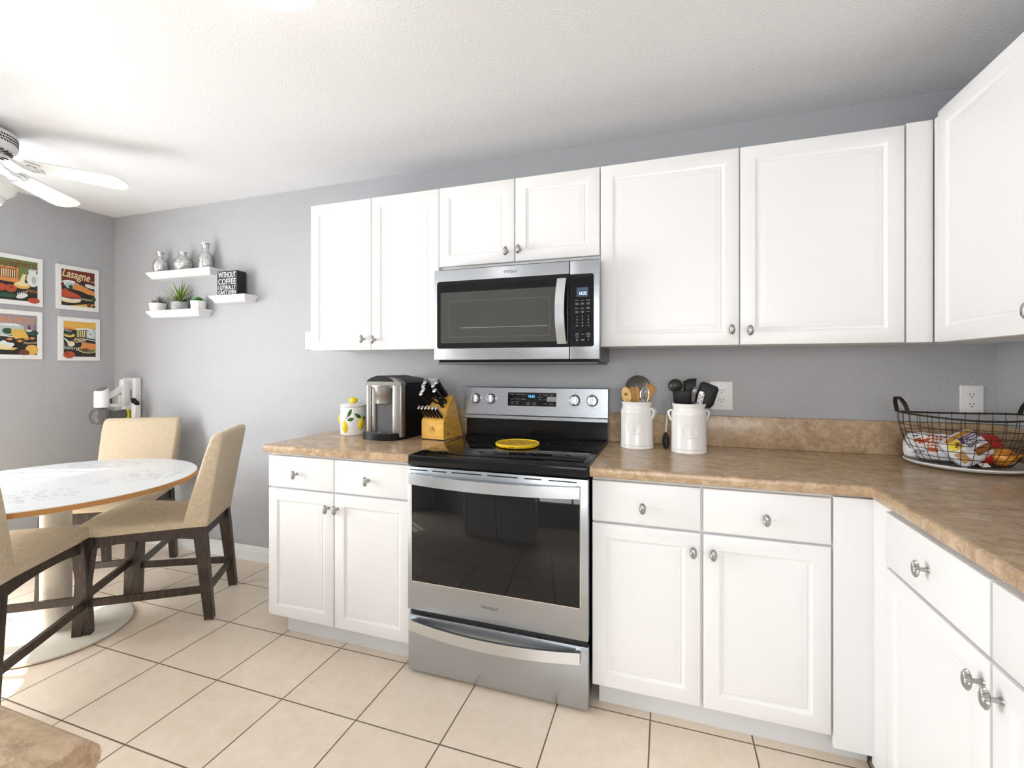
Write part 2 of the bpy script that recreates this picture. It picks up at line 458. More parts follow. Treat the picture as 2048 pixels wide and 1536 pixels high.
# upper run on the right wall (faces -x)
c4 = thing('wall_cabinet', 'tall white wall cabinet on the right side wall, at the edge of the photo', 'cabinet', (1.9505, -.342, ZB), -PI / 2)
b = M(); b.box(.0, 1.25, 0.0, .330, .004, ZT - ZB, .001); b.build('carcass', CAB, c4, smooth=0)
b = M(); b.box(.0, .058, -.0195, 0.0, 0, ZT - ZB + .004, .0015); b.build('stile', CAB, c4, smooth=0)
cab_door(c4, .062, .548, -.004, ZT - ZB, -.040, (.514, .054)); cab_door(c4, .554, 1.04, -.004, ZT - ZB, -.040, (.59, .054))
b = M(); b.box(.062, 1.25, -.0195, 0, 0, ZT - ZB, .001); b.build('face_frame', CAB, c4, smooth=0)

YD = -.631
def base_unit(root, x0, x1, xs, y=YD, depth=.60, toe=(0, 0), drawers=True, body_y=None):
    by = y + .021 if body_y is None else body_y
    b = M(); b.box(x0, x1, by, -.001, .095, .8745, .001); b.build('carcass', CAB, root, smooth=0)
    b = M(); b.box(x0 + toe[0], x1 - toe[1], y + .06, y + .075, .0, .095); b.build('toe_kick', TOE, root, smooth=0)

c5 = thing('base_cabinet', 'white two-drawer, two-door base cabinet left of the stove', 'cabinet', (-.784, 0, 0))
base_unit(c5, .0, .779, None, toe=(.06, 0))
for x0, x1, kx, dk in ((0, .379, .352, .171), (.384, .779, .402, .5655)):
    cab_door(c5, x0, x1, .714, .863, YD, (dk, .783), 'drawer', True)
    cab_door(c5, x0, x1, .098, .706, YD, (kx, .641))
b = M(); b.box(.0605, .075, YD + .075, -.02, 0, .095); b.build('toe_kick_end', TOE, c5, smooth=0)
c6 = thing('base_cabinet', 'white two-drawer, two-door base cabinet right of the stove under the crocks', 'cabinet', (.768, 0, 0))
base_unit(c6, .0, .884, None, toe=(.018, .0))
for x0, x1, kx, dk in ((0, .377, .352, .183), (.385, .767, .416, .578)):
    cab_door(c6, x0, x1, .712, .863, YD, (dk, .778), 'drawer', True)
    cab_door(c6, x0, x1, .098, .704, YD, (kx, .642))
b = M(); b.box(.773, .882, YD + .002, YD + .0205, .060, .868, .0015); b.build('filler_panel', CAB, c6, smooth=0)
c7 = thing('base_cabinet', 'white base cabinet run along the right wall, its drawers facing the stove side', 'cabinet', (1.6555, -.612, 0), -PI / 2)
b = M(); b.box(.02, 1.95, .0, .626, .095, .8745, .001); b.build('carcass', CAB, c7, smooth=0)
b = M(); b.box(0.0, .132, -.006, .0, .030, .870, .0015); b.build('stile', CAB, c7, smooth=0)
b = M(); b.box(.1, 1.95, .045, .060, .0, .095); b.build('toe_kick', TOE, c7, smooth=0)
for x0, x1, kx, dk in ((.135, .589, .570, .368), (.595, 1.05, .626, .82), (1.056, 1.51, 1.49, 1.28)):
    cab_door(c7, x0, x1, .712, .866, -.0215, (dk, .792), 'drawer', True)
    cab_door(c7, x0, x1, .060, .704, -.0215, (kx, .651))

# counters
NOSE = [(0, .876), (-.004, .8765), (-.010, .879), (-.0125, .886), (-.0125, .903), (-.010, .910), (-.004, .9138), (0, .914)]
def nosed(y0, y1): return [(y1, .876)] + [(y0 + .0125 + p, z) for p, z in NOSE] + [(y1, .914)]
b = M(); b.prism(nosed(-.651, -.0005), -.796, -.0025, 'x')
tag(b.build('countertop', LAM, smooth=35), 'short brown stone-look countertop left of the stove', 'countertop')
# L-shaped worktop: an offset loft around the inner corner so that the nosing wraps it
b = M()
prof = [(p + .0125, z) for p, z in NOSE]
path = [((.7615, -.651), (0, 1)), ((1.634, -.651), (1, 1)), ((1.634, -2.56), (1, 0))]
rings = []
for (px, py), (nx, ny) in path:
    rings.append([(px + nx * p, py + ny * p, z) for p, z in prof])
b.loft([list(r) for r in rings], False, False, closed=False)
i = lambda k_, z: (path[k_][0][0] + path[k_][1][0] * .0125, path[k_][0][1] + path[k_][1][1] * .0125, z)
for z in (.914, .876):
    b.add([i(0, z), i(1, z), i(2, z), (XR - .0005, -2.56, z), (XR - .0005, -.0005, z), (.7615, -.0005, z)], [(0, 1, 2, 3, 4, 5)])
b.add([(.7615, -.0005, .876), (.7615, -.0005, .914)] + rings[0][::-1], [tuple(range(10))])
b.fixn = True
tag(b.build('countertop', LAM, smooth=35), 'long L-shaped brown stone-look countertop right of the stove', 'countertop')
b = M(); b.box(.7615, XR - .022, -.0205, -.0005, .9142, 1.057, .003); b.box(XR - .0215, XR - .0005, -2.5, -.0005, .9142, 1.057, .003)
tag(b.build('backsplash', LAM, smooth=35), 'low brown backsplash strip on the wall behind the crocks and wire basket', 'backsplash')
b = M(); b.box(-.30, -.006, -.0205, -.0005, .9142, 1.055, .003)
tag(b.build('backsplash', LAM, smooth=35), 'short brown backsplash strip behind the knife block, left of the stove', 'backsplash')

# peninsula at the near left corner
pn = thing('base_cabinet', 'white peninsula cabinet under the counter at the bottom left corner', 'cabinet', (0, 0, 0))
b = M(); b.box(-.60, .45, -2.70, -2.105, .095, .8745, .001); b.build('carcass', CAB, pn, smooth=0)
b = M(); b.box(-.60, .40, -2.66, -2.14, 0, .095); b.build('toe_kick', TOE, pn, smooth=0)
for x0 in (-.59, -.068):
    o = panel_door(.515, .76).build('back_panel', CAB, pn, loc=(x0 + .515, -2.0845, .105), rz=PI, smooth=25)
b = M()
pp = [(-2.72, .876)] + [(-2.03 - .0125 - p, z) for p, z in NOSE][0:0]
edge = []
for a_ in range(0, 13):
    t_ = PI / 2 - PI * a_ / 12
    edge.append((-2.068 + .0195 * math.cos(t_), .8945 + .0195 * math.sin(t_)))
b.prism([(-2.72, .875), (-2.72, .914)] + edge, -.66, .486, 'x')
tag(b.build('countertop', LAM, smooth=35), 'peninsula countertop end in the bottom left corner of the photo, rounded edge', 'countertop')

# ------------------------------------------------------------------ stove
rg = thing('electric_range', 'stainless steel and black glass electric stove between the base cabinets', 'stove', (0, 0, 0))
b = M(); b.box(.004, .754, -.625, -.006, .02, .872, .002); b.build('body', BLK, rg, smooth=0)
for x in (.05, .70):
    for y in (-.58, -.07): b = M(); b.cyl((x, y, 0.0), (x, y, .03), .018, seg=12); b.build('levelling_foot', BLKP, rg)
b = M(); b.box(.0, .7585, -.667, -.030, .8735, .9165, .007, 3); ct = b.build('cooktop', BLK, rg)
b = M(); b.box(.030, .730, -.612, -.105, .9160, .9192, .0012); b.build('glass_top', mat('black_ceramic_glass', (.004, .004, .005), .03, spec=.32), ct)
def ring2(cx, cy, r, z=.91945, wdt=.0016):
    pts0 = [(cx + r * math.cos(2 * PI * j / 48), cy + r * math.sin(2 * PI * j / 48), z) for j in range(48)]
    pts1 = [(cx + (r - wdt) * math.cos(2 * PI * j / 48), cy + (r - wdt) * math.sin(2 * PI * j / 48), z) for j in range(48)]
    b.loft([pts0, pts1], False, False)
for cx, cy, r in ((.19, -.46, .115), (.57, -.46, .105), (.19, -.21, .08), (.57, -.21, .08), (.57, -.46, .07)): b = M(); ring2(cx, cy, r); b.build('burner_ring', GTXT, ct)
b = M(); b.prism([(-.028, .9165), (-.090, .9165), (-.090, .921), (-.066, .926), (-.064, 1.016), (-.028, 1.016)], .004, .755, 'x'); bgk = b.build('riser_panel', BLK, rg, smooth=20)
b = M(); b.prism([(-.010, 1.012), (-.093, 1.012), (-.096, 1.015), (-.096, 1.031), (-.089, 1.036), (-.080, 1.176), (-.076, 1.1795), (-.010, 1.1795)], -.003, .762, 'x'); bg = b.build('backguard', STEEL, rg, smooth=20)
tilt = math.atan2(.009, .140)
BGM = T(0, -.0893, 1.036) @ RX(-tilt)     # local frame on the sloping panel: x along, z up the panel, -y outward
b = M(); b.m = BGM; b.box(.247, .505, -.0022, .001, .048, .1175, .0006); dp = b.build('display_panel', BLKG, bg)
b = M(); b.m = BGM
b.text('10:32', .376, .0985, .0115, -.0027, width=.033); b.build('clock_digits', BLUE, dp, smooth=0)
b = M(); b.m = BGM
for x, z, t_ in ((.272, .106, 'Bake'), (.302, .106, 'Broil'), (.330, .106, 'Keep Warm'), (.270, .083, 'Convect'), (.300, .083, 'Air Fry'), (.332, .083, 'Frozen Bake'), (.285, .069, 'Temperature & Time'), (.272, .060, 'Light'), (.300, .060, 'Timer'),
                 (.420, .106, '+'), (.420, .095, 'Temp/Time'), (.420, .083, '-'), (.449, .106, 'Self Clean'), (.480, .106, 'Lock'), (.449, .083, '1 2 3'), (.480, .083, '4 5 6'), (.449, .061, 'Clock'), (.480, .061, 'Settings')):
    b.text(t_, x, z, .0036, -.0027, width=min(.024 if len(t_) < 14 else .050, .0026 * len(t_) + .003))
for x in (.358, .390):
    b.tube([(x - .009, -.0027, .056), (x + .009, -.0027, .056), (x + .009, -.0027, .068), (x - .009, -.0027, .068)], .0006, 4, True)
    b.text('START' if x < .37 else 'CANCEL', x, .062, .003, -.0027, width=.012)
b.build('panel_lettering', WTXT, dp, smooth=0)
for x in (.066, .151, .600, .687):
    b = M(); b.m = BGM @ T(x, 0, .082) @ RX(PI / 2)
    b.lathe([(.0305, -.001), (.0305, .003), (.029, .0045)], 40); kb = b.build('burner_knob', CHROME, bg)
    b = M(); b.m = BGM @ T(x, 0, .082) @ RX(PI / 2)
    b.lathe([(.0275, .0035), (.0272, .0055)], 40); b.build('shadow_ring', SLOT, kb)
    b = M(); b.m = BGM @ T(x, 0, .082) @ RX(PI / 2)
    b.lathe([(.0242, .005), (.0238, .021), (.022, .0235)], 40)
    b.box(-.0072, .0072, -.0215, .0215, .020, .034, .003, 3); b.build('grip', STEELV, kb)
for x, t_ in ((.066, ('LF', '0 2 4')), (.151, ('LR', '0 1')), (.600, ('RR', '0 1')), (.687, ('RF', '0 3 5'))):
    b = M(); b.m = BGM; b.text('OFF', x, .1205, .0035, -.0006, width=.008); b.text(t_[1], x, .0435, .0042, -.0006, width=.012)
    for k_ in range(12):
        a_ = -PI * .75 + k_ * PI * 1.5 / 11
        q = (x + .036 * math.sin(a_), .082 + .036 * math.cos(a_) * -1)
        b.box(q[0] - .0006, q[0] + .0006, -.0006, .0, q[1] - .0006, q[1] + .0006)
    b.build('dial_marking', GTXT, bg, smooth=0)
# oven door
b = M(); b.box(.0, .7585, -.664, -.626, .270, .8685, .004); od = b.build('oven_door', STEEL, rg)
b = M(); b.box(.0215, .728, -.6655, -.655, .392, .800, .0008); b.build('door_window', BLKG, od)
b = M()
for x0, x1, z0, z1 in ((.0185, .731, .800, .8035), (.0185, .731, .3885, .392), (.0185, .0215, .3885, .8035), (.728, .731, .3885, .8035)): b.box(x0, x1, -.6665, -.655, z0, z1)
b.build('window_trim', CHROME, od, smooth=0)
b = M()
for x0, x1 in ((.011, .087), (.108, .168), (.190, .312), (.334, .452), (.476, .541), (.566, .667)): b.box(x0 * 1.075, x1 * 1.075, -.6646, -.660, .8535, .8585)
b.build('vent_slots', SLOT, od, smooth=0)
b = M(); b.text('Whirlpool', .368, .331, .0135, -.6648, width=.072); b.build('maker_lettering', GTXT, od, smooth=0)
def bow_handle(x0, x1, z, h, y, out, sag, parent, t_=.012):
    b = M(); n_ = 25; pts = []; ws = []; ns = []
    for i_ in range(n_):
        u = i_ / (n_ - 1); k_ = 1 - (2 * u - 1) ** 2
        pts.append((x0 + (x1 - x0) * u, y - .020 - out * k_, z - sag * k_)); ws.append((0, 0.002, h / 2)); ns.append((0, 1, 0))
    b.strip(pts, ws, t_, ns)
    for xa, s_ in ((x0, 1), (x1, -1)): b.box(xa, xa + s_ * .018, y - .021, y + .002, z - h / 2, z + h / 2, .001)
    return b.build('handle', STEELV, parent, smooth=40)
bow_handle(.0185, .731, .8235, .042, -.664, .030, .004, od)
b = M(); b.box(.0, .7585, -.660, -.626, .014, .247, .004)
dw = b.build('storage_drawer', STEEL, rg)
bow_handle(.020, .731, .2165, .040, -.660, .034, .006, dw)
b = M(); b.box(.006, .752, -.645, -.6255, .248, .269); b.build('drawer_gap', SLOT, rg, smooth=0)

# ------------------------------------------------------------------ microwave
mw = thing('microwave', 'over-the-range stainless steel microwave under the short cabinet above the stove', 'microwave', (0, 0, 0))
MT, MBt = 1.7375, 1.3185
b = M(); b.box(.000, .760, -.384, -.004, 1.3085, 1.748, .002); b.build('body', BLK, mw, smooth=0)
b = M(); b.box(.004, .757, -.400, -.06, 1.296, 1.3085, .003); b.build('vent_base', GREYM, mw)
def rrect(x0, x1, z0, z1, r, which=(1, 1, 1, 1), n_=6):
    P = []
    for (cx, cz, a0), f in zip(((x1 - r, z0 + r, -PI / 2), (x1 - r, z1 - r, 0), (x0 + r, z1 - r, PI / 2), (x0 + r, z0 + r, PI)), which):
        if f:
            for j in range(n_ + 1): P.append((cx + r * math.cos(a0 + j * PI / 2 / n_), cz + r * math.sin(a0 + j * PI / 2 / n_)))
        else: P.append((cx + r * (1 if a0 in (-PI / 2, 0) else -1), cz + r * (-1 if a0 in (-PI / 2, PI) else 1)))
    return P
b = M(); b.box(-.005, .6385, -.420, -.385, MBt, MT, .003); md = b.build('door', STEEL, mw)
b = M(); b.prism(rrect(.0105, .6383, 1.3705, 1.6835, .012, (0, 0, 1, 1)), -.4215, -.415); b.build('glass', BLKG, md)
b = M(); b.prism(rrect(.030, .592, 1.396, 1.631, .004), -.4222, -.4210); sc_ = b.build('screen_window', MESHW, md)
b = M()
for x0, x1, z0, z1 in ((.075, .555, 1.588, 1.5905), (.075, .555, 1.4215, 1.424), (.075, .0775, 1.4215, 1.5905), (.5525, .555, 1.4215, 1.5905)): b.box(x0, x1, -.42255, -.4221, z0, z1)
b.build('inner_frame_lines', GREYM, sc_, smooth=0)
b = M(); b.box(.13, .545, -.42255, -.4221, 1.4645, 1.4655); b.build('turntable_rim_line', WTXT, sc_, smooth=0)
b = M(); pts = []; ws = []; ns = []
for i_ in range(21):
    u = i_ / 20; k_ = 1 - (2 * u - 1) ** 2
    pts.append((.6105 - .006 * k_, -.436 - .022 * k_, 1.383 + .279 * u)); ws.append((.0195, 0, 0)); ns.append((0, 1, 0))
b.strip(pts, ws, .010, ns)
for z in (1.383, 1.648): b.box(.592, .629, -.437, -.421, z, z + .014, .001)
b.build('handle', STEELV, md, smooth=40)
b = M(); b.text('Whirlpool', .372, 1.7095, .0155, -.4207, width=.062); b.build('maker_lettering', GTXT, md, smooth=0)
b = M(); b.box(.6415, .767, -.420, -.385, MBt, MT, .003); mc = b.build('control_side', STEEL, mw)
b = M(); b.prism(rrect(.6417, .7435, 1.3715, 1.6795, .010, (1, 1, 0, 0)), -.4215, -.415); mp = b.build('control_panel', BLKG, mc)
b = M(); b.box(.6705, .7205, -.4224, -.4210, 1.582, 1.622); b.build('display', LCD, mp, smooth=0)
b = M(); b.text('10:32', .698, 1.5965, .0125, -.4230, width=.030); b.build('clock_digits', WBLUE, mp, smooth=0)
b = M()
RWS = [(1.567, ('Popcorn', 'Potato', 'Beverage')), (1.553, ('Cook Menu', 'Reheat Menu', 'Melt Soften')), (1.534, ('Defrost', 'Steam', 'Keep Warm')), (1.519, ('Cook Time', 'Cook Power', 'Timer'))]
for z, tt in RWS:
    for x, t_ in zip((.672, .696, .7205), tt):
        if ' ' in t_ :
            a_, c_ = t_.split(' ')
            b.text(a_, x, z + .0024, .0034, -.4222, width=.013); b.text(c_, x, z - .0024, .0034, -.4222, width=.013)
        else: b.text(t_, x, z, .0036, -.4222, width=.015)
for k_, t_ in enumerate('123456789'): b.text(t_, (.672, .696, .7205)[k_ % 3], 1.499 - .0135 * (k_ // 3), .0066, -.4222)
b.text('0', .696, 1.4585, .0066, -.4222); b.text('Light', .672, 1.460, .0034, -.4222, width=.011); b.text('Vent', .7205, 1.461, .0034, -.4222, width=.011)
for x, t_ in ((.673, 'X'), (.7205, 'O')):
    b.tube([(x - .0065, -.4222, 1.416), (x + .0065, -.4222, 1.416), (x + .0065, -.4222, 1.428), (x - .0065, -.4222, 1.428)], .0006, 4, True)
    b.text(t_, x, 1.4225, .006, -.4222); b.text('Cancel' if t_ == 'X' else 'Start', x, 1.412, .003, -.4222, width=.011)
b.text('+30 sec', .697, 1.4235, .0035, -.4222, width=.015)
b.tube([(.673 + .004 * math.cos(t_ * .4), -.4222, 1.4 + .004 * math.sin(t_ * .4)) for t_ in range(16)], .0005, 4, True)
b.text('Turntable', .697, 1.402, .003, -.4222, width=.017); b.text('On/Off', .697, 1.398, .003, -.4222, width=.012); b.text('v', .7205, 1.400, .005, -.4222)
b.build('panel_lettering', WTXT, mp, smooth=0)

# ------------------------------------------------------------------ dining table and chairs
TX, TY, TZ, TR = -1.772, -.945, .73, .566
tb = thing('dining_table', 'round white pedestal dining table with grey leaf print and oak edge', 'table', (TX, TY, 0))
b = M(); b.lathe([(.0, .002), (.286, .002), (.291, .006), (.291, .013), (.280, .018), (.12, .022), (.07, .026), (.0, .026)], 72); b.build('base_disc', CREAM, tb)
b = M(); b.lathe([(.062, .022), (.0575, .034), (.0575, .690), (.075, .698), (.075, .702)], 40); b.build('column', CREAM, tb)
b = M()
b.k = 1; b.lathe([(.0, .702), (TR - .012, .702), (TR - .001, .7055)], 96, cap1=False); b.k = 0
b.lathe([(TR - .001, .7055), (TR, .706), (TR, .7265), (TR - .002, .7275)], 96, cap0=False, cap1=False); b.k = 1
b.lathe([(TR - .002, .7275), (TR - .004, .730), (.0, .730)], 96, cap0=False); b.k = 2
rnd = random.Random(3); used = []
def twig(x, y, a, L):
    def stroke(x0, y0, x1, y1, w0):
        dx, dy = x1 - x0, y1 - y0; l_ = math.hypot(dx, dy); nx, ny = -dy / l_ * w0, dx / l_ * w0
        mx_, my_ = (x0 + x1) / 2, (y0 + y1) / 2
        b.add([(x0, y0, .7303), (mx_ + nx, my_ + ny, .7303), (x1, y1, .7303), (mx_ - nx, my_ - ny, .7303)], [(0, 1, 2, 3)])
    ex, ey = x + L * math.cos(a), y + L * math.sin(a)
    stroke(x, y, ex, ey, .0010)
    for k_ in range(3):
        u = .3 + .3 * k_; s_ = 1 if k_ % 2 else -1
        px, py = x + (ex - x) * u, y + (ey - y) * u
        stroke(px, py, px + .013 * math.cos(a + s_ * .8), py + .013 * math.sin(a + s_ * .8), .0017)
for (cx, cy, ra, rb, rot, n_) in ((-1.475, -.70, .275, .125, 1.05, 62), (-1.99, -.60, .20, .10, .55, 40), (-1.56, -1.14, .15, .12, .35, 32), (-2.19, -.94, .08, .07, 0, 9), (-1.95, -1.25, .2, .1, -.7, 24)):
    for q in range(n_ * 6):
        t_ = rnd.uniform(0, 2 * PI); r_ = math.sqrt(rnd.random())
        x, y = ra * r_ * math.cos(t_), rb * r_ * math.sin(t_)
        x, y = x * math.cos(rot) - y * math.sin(rot) + cx - TX, x * math.sin(rot) + y * math.cos(rot) + cy - TY
        if math.hypot(x, y) < TR - .045 and all(math.hypot(x - a_, y - c_) > .0265 for a_, c_ in used): used.append((x, y)); twig(x, y, rot + rnd.uniform(-.6, .6) + (PI if rnd.random() < .4 else 0), rnd.uniform(.018, .030))
b.fixn = False
b.build('tabletop', [TEDGE, TABLEW, TWIG], tb, smooth=30)

def make_chair(label):
    """faces +y; origin on the floor under the seat"""
    t = thing('dining_chair', label, 'chair')
    zf = .475
    def leg(p0, p1, a0, a1):
        q = M(); r = []
        for p, (hx, hy) in ((p0, a0), (p1, a1)):
            r.append([(p[0] - hx, p[1] - hy, p[2]), (p[0] + hx, p[1] - hy, p[2]), (p[0] + hx, p[1] + hy, p[2]), (p[0] - hx, p[1] + hy, p[2])])
        q.loft(r); return q
    for s in (-1, 1):
        leg((s * .190, -.272, .006), (s * .180, -.225, zf), (.018, .020), (.021, .028)).build('rear_leg', WOOD, t, smooth=0)
        leg((s * .226, .262, .006), (s * .212, .228, zf + .004), (.017, .018), (.024, .032)).build('front_leg', WOOD, t, smooth=0)
        q = M(); q.m = T(s * .190, -.272, 0) if False else I4
        q.cyl((s * .190, -.272, 0), (s * .190, -.272, .007), .014, seg=12); q.cyl((s * .226, .262, 0), (s * .226, .262, .007), .013, seg=12); q.build('foot_glide', PLATE, t)
    # apron: side rails with a hollowed underside
    for s in (-1, 1):
        q = M(); rings = []
        for i_ in range(9):
            u = i_ / 8; y = -.215 + .44 * u; x = s * (.181 + .031 * u); dz = .062 - .022 * (1 - (2 * u - 1) ** 2)
            rings.append([(x - .011, y, zf - dz), (x + .011, y, zf - dz), (x + .011, y, zf + .002), (x - .011, y, zf + .002)])
        q.loft(rings); q.build('side_rail', WOOD, t, smooth=25)
    q = M(); q.box(-.165, .165, -.240, -.216, zf - .062, zf + .002, .001); q.build('rear_rail', WOOD, t, smooth=0)
    q = M(); q.box(-.195, .195, .216, .240, zf - .062, zf + .002, .001); q.build('front_rail', WOOD, t, smooth=0)
    def bar(p, q_, hh=.017, hw=.009):
        m_ = M(); d = (Vector(q_) - Vector(p)); d.normalize(); n_ = Vector((-d.y, d.x, 0)) * hw
        m_.strip([p, q_], [(0, 0, hh), (0, 0, hh)], hw * 2, tuple(Vector((-d.y, d.x, 0)))); return m_
    for s in (-1, 1): bar((s * .1865, -.258, .155), (s * .2215, .252, .165)).build('side_stretcher', WOOD, t, smooth=0)
    bar((-.187, -.256, .145), (.187, -.256, .145)).build('rear_stretcher', WOOD, t, smooth=0)
    bar((-.221, .252, .185), (.221, .252, .185)).build('front_stretcher', WOOD, t, smooth=0)
    # cushion: rounded sections from back to front
    def sec(y, hw, z0, z1, r=.018, crown=.012, n_=5):
        P = [(-hw + .004, y, z0), (hw - .004, y, z0)]
        for k_ in range(n_ + 1):
            a_ = k_ * PI / 2 / n_; P.append((hw - r + r * math.cos(a_), y, z1 - r + r * math.sin(a_)))
        for k_ in range(1, 6):
            u = k_ / 6; P.append((hw - r - (2 * hw - 2 * r) * u, y, z1 + crown * math.sin(PI * u)))
        for k_ in range(n_ + 1):
            a_ = PI / 2 + k_ * PI / 2 / n_; P.append((-hw + r + r * math.cos(a_), y, z1 - r + r * math.sin(a_)))
        return P
    q = M()
    q.loft([sec(-.20, .199, zf + .001, .508, .014, .004), sec(-.10, .208, zf + .001, .513), sec(.05, .222, zf + .001, .518, .018, .016), sec(.17, .234, zf + .001, .528, .020, .016), sec(.245, .240, zf + .002, .532, .022, .012), sec(.272, .240, zf + .008, .526, .02, .010), sec(.284, .236, zf + .018, .508, .012, .006)])
    q.build('seat', FAB, t, smooth=50)
    # backrest: leaning wedge with softened corners
    def bsec(z, yf, yb, hw, r=.014, n_=4):
        P = []
        r = min(r, (yf - yb) / 2.01)
        for cx, cy, a0 in ((hw - r, yb + r, -PI / 2), (hw - r, yf - r, 0), (-hw + r, yf - r, PI / 2), (-hw + r, yb + r, PI)):
            for k_ in range(n_ + 1):
                a_ = a0 + k_ * PI / 2 / n_; P.append((cx + r * math.cos(a_), cy + r * math.sin(a_), z))
        return P
    q = M()
    q.loft([bsec(zf + .001, -.150, -.262, .199), bsec(.52, -.158, -.268, .201), bsec(.62, -.186, -.284, .207), bsec(.74, -.222, -.303, .213), bsec(.86, -.258, -.324, .217), bsec(.922, -.278, -.335, .217, .02), bsec(.938, -.287, -.334, .211, .016), bsec(.945, -.297, -.328, .203, .012)])
    q.build('backrest', FAB, t, smooth=50)
    return t
ch = make_chair('beige upholstered chair seen side-on between the table and the white base cabinet')
ch.location = (-1.507, -.618, 0); ch.rotation_euler = (0, 0, math.radians(124.2))
dup(ch, (-1.606, -1.268, 0), math.radians(35.5), 'beige upholstered chair cut off by the left edge of the photo, nearest the viewer')
dup(ch, (-2.128, -.469, 0), math.radians(-146.6), 'beige upholstered chair on the far side of the table, below the vacuum')

# ------------------------------------------------------------------ floating shelves and what stands on them
def shelf(x0, x1, zt, label):
    """moulded ledge: widest at the top, stepping in downwards; ends mitred the same way"""
    pr = [(0, 0), (0, -.010), (.004, -.013), (.006, -.018), (.016, -.030), (.022, -.040), (.024, -.046)]
    b = M(); d = .105; rings = []
    for i_, z in pr:
        rings.append([(x0 + i_, -.0005, zt + z), (x0 + i_, -d + i_, zt + z), (x1 - i_, -d + i_, zt + z), (x1 - i_, -.0005, zt + z)])
    b.loft(rings)
    return tag(b.build('floating_shelf', TRIM, smooth=25), label, 'shelf', 'white floating shelves')
shelf(-2.445, -1.836, 1.950, 'white floating shelf holding three silver glass vases')
shelf(-2.445, -1.939, 1.679, 'white floating shelf holding three small potted plants')
shelf(-1.843, -1.533, 1.757, 'short white floating shelf holding the black word sign')

def vase(x, y, z, prof, label):
    b = M(); P = [(0, 0)] + prof
    P += [(prof[-1][0] - .003, prof[-1][1] - .001), (prof[-2][0] - .003, prof[-2][1])]
    b.lathe(P, 40)
    return tag(b.build('glass_vase', MERC, loc=(x, y, z), smooth=60), label, 'vase', 'silver mercury glass vases')
vase(-2.374, -.052, 1.9505, [(.028, 0), (.038, .005), (.046, .035), (.047, .060), (.041, .080), (.024, .100), (.016, .115), (.015, .122), (.020, .136), (.027, .147)], 'silver glass vase with rounded shoulders, leftmost on the upper shelf')
vase(-2.150, -.052, 1.9505, [(.028, 0), (.044, .008), (.056, .035), (.057, .050), (.050, .075), (.034, .093), (.021, .104), (.018, .112), (.019, .121), (.024, .131)], 'round squat silver glass vase in the middle of the upper shelf')
vase(-1.938, -.052, 1.9505, [(.033, 0), (.040, .004), (.042, .03), (.043, .070), (.039, .090), (.025, .112), (.018, .130), (.017, .150), (.021, .165), (.027, .174)], 'tallest silver glass vase, rightmost on the upper shelf')

def pot(name, label, x, y, z, r0, r1, h, m):
    t = thing(name, label, 'plant', (x, y, z))
    b = M(); b.lathe([(0, 0), (r0 - .003, 0), (r0, .003), (r1, h - .002), (r1 - .002, h), (r1 - .006, h), (r1 - .007, h - .012), (0, h - .012)], 40); b.build('pot', m, t)
    b = M(); b.lathe([(0, h - .016), (r1 - .007, h - .016), (r1 - .0075, h - .009), (0, h - .006)], 24); b.build('soil', SOIL, t)
    return t
def blade(b, base, az, el, L, w0, bend, n_=6, taper=.5):
    """a pointed leaf: starts at base, direction az/el, curls by bend"""
    p = Vector(base); rings = []; e = el
    for i_ in range(n_ + 1):
        u = i_ / n_
        d = Vector((math.cos(e) * math.cos(az), math.cos(e) * math.sin(az), math.sin(e)))
        side = Vector((-math.sin(az), math.cos(az), 0)); up = side.cross(d) * -1
        ww = w0 * (math.sin(PI * (taper * .5 + u * (1 - taper * .5))) if u < 1 else 0.02) + .0002
        rings.append([tuple(p - side * ww), tuple(p - up * ww * .35), tuple(p + side * ww), tuple(p + up * ww * .25)])
        p = p + d * L / n_; e += bend / n_
    b.loft(rings)
rn = random.Random(11)
p1 = pot('potted_succulent', 'white pot with low green and dusky spiky succulents, leftmost on the lower shelf', -2.402, -.050, 1.6795, .046, .054, .058, CERAM)
for cx, cy, r_, m_, nn in ((-.024, -.008, .030, LEAFB, 22), (-.002, .012, .028, LEAFB, 20)):
    b = M()
    for k_ in range(nn): blade(b, (cx + rn.uniform(-.008, .008), cy + rn.uniform(-.008, .008), .050), k_ * 2.4, .25 + 1.1 * rn.random(), r_ * rn.uniform(.9, 1.3), .0055, .2)
    b.build('rosette', m_, p1)
b = M()
for k_ in range(26): blade(b, (.026, 0, .050), k_ * 2.4, .25 + 1.2 * k_ / 26, .062 * rn.uniform(.8, 1.15), .0032, .15)
b.build('spiky_rosette', LEAFP, p1)
p2 = pot('potted_succulent', 'spiky yellow-green plant in a grey concrete pot, centre of the lower shelf', -2.180, -.052, 1.6795, .050, .054, .058, CONC)
b = M()
for k_ in range(30):
    u = k_ / 30
    blade(b, (.004 * math.cos(k_), .004 * math.sin(k_), .048 + .045 * u), k_ * 2.39996, .12 + 1.15 * u ** 1.2 + rn.uniform(-.1, .1),   .135 * rn.uniform(.8, 1.08), .0050, .12, 7, .8)
b.build('leaves', LEAFA, p2); 
b = M()
for k_ in range(16):
    blade(b, (.004 * math.cos(k_ * 2), .004 * math.sin(k_ * 2), .050), k_ * 2.39996 + 1, .15 + .5 * rn.random(), .105 * rn.uniform(.8, 1.1), .0045, .1, 7, .8)
b.build('outer_leaves', LEAFB, p2)
p3 = pot('potted_succulent', 'bright green rosette succulent in a white pot, rightmost on the lower shelf', -2.005, -.052, 1.6795, .043, .048, .056, CERAM)
b = M()
for k_ in range(30):
    u = k_ / 30
    blade(b, (.0, 0, .046 + .01 * u), k_ * 2.39996, .15 + 1.15 * u, .052 * (1 - .45 * u), .011, .25, 6, .3)
b.build('leaves', LEAFC, p3)

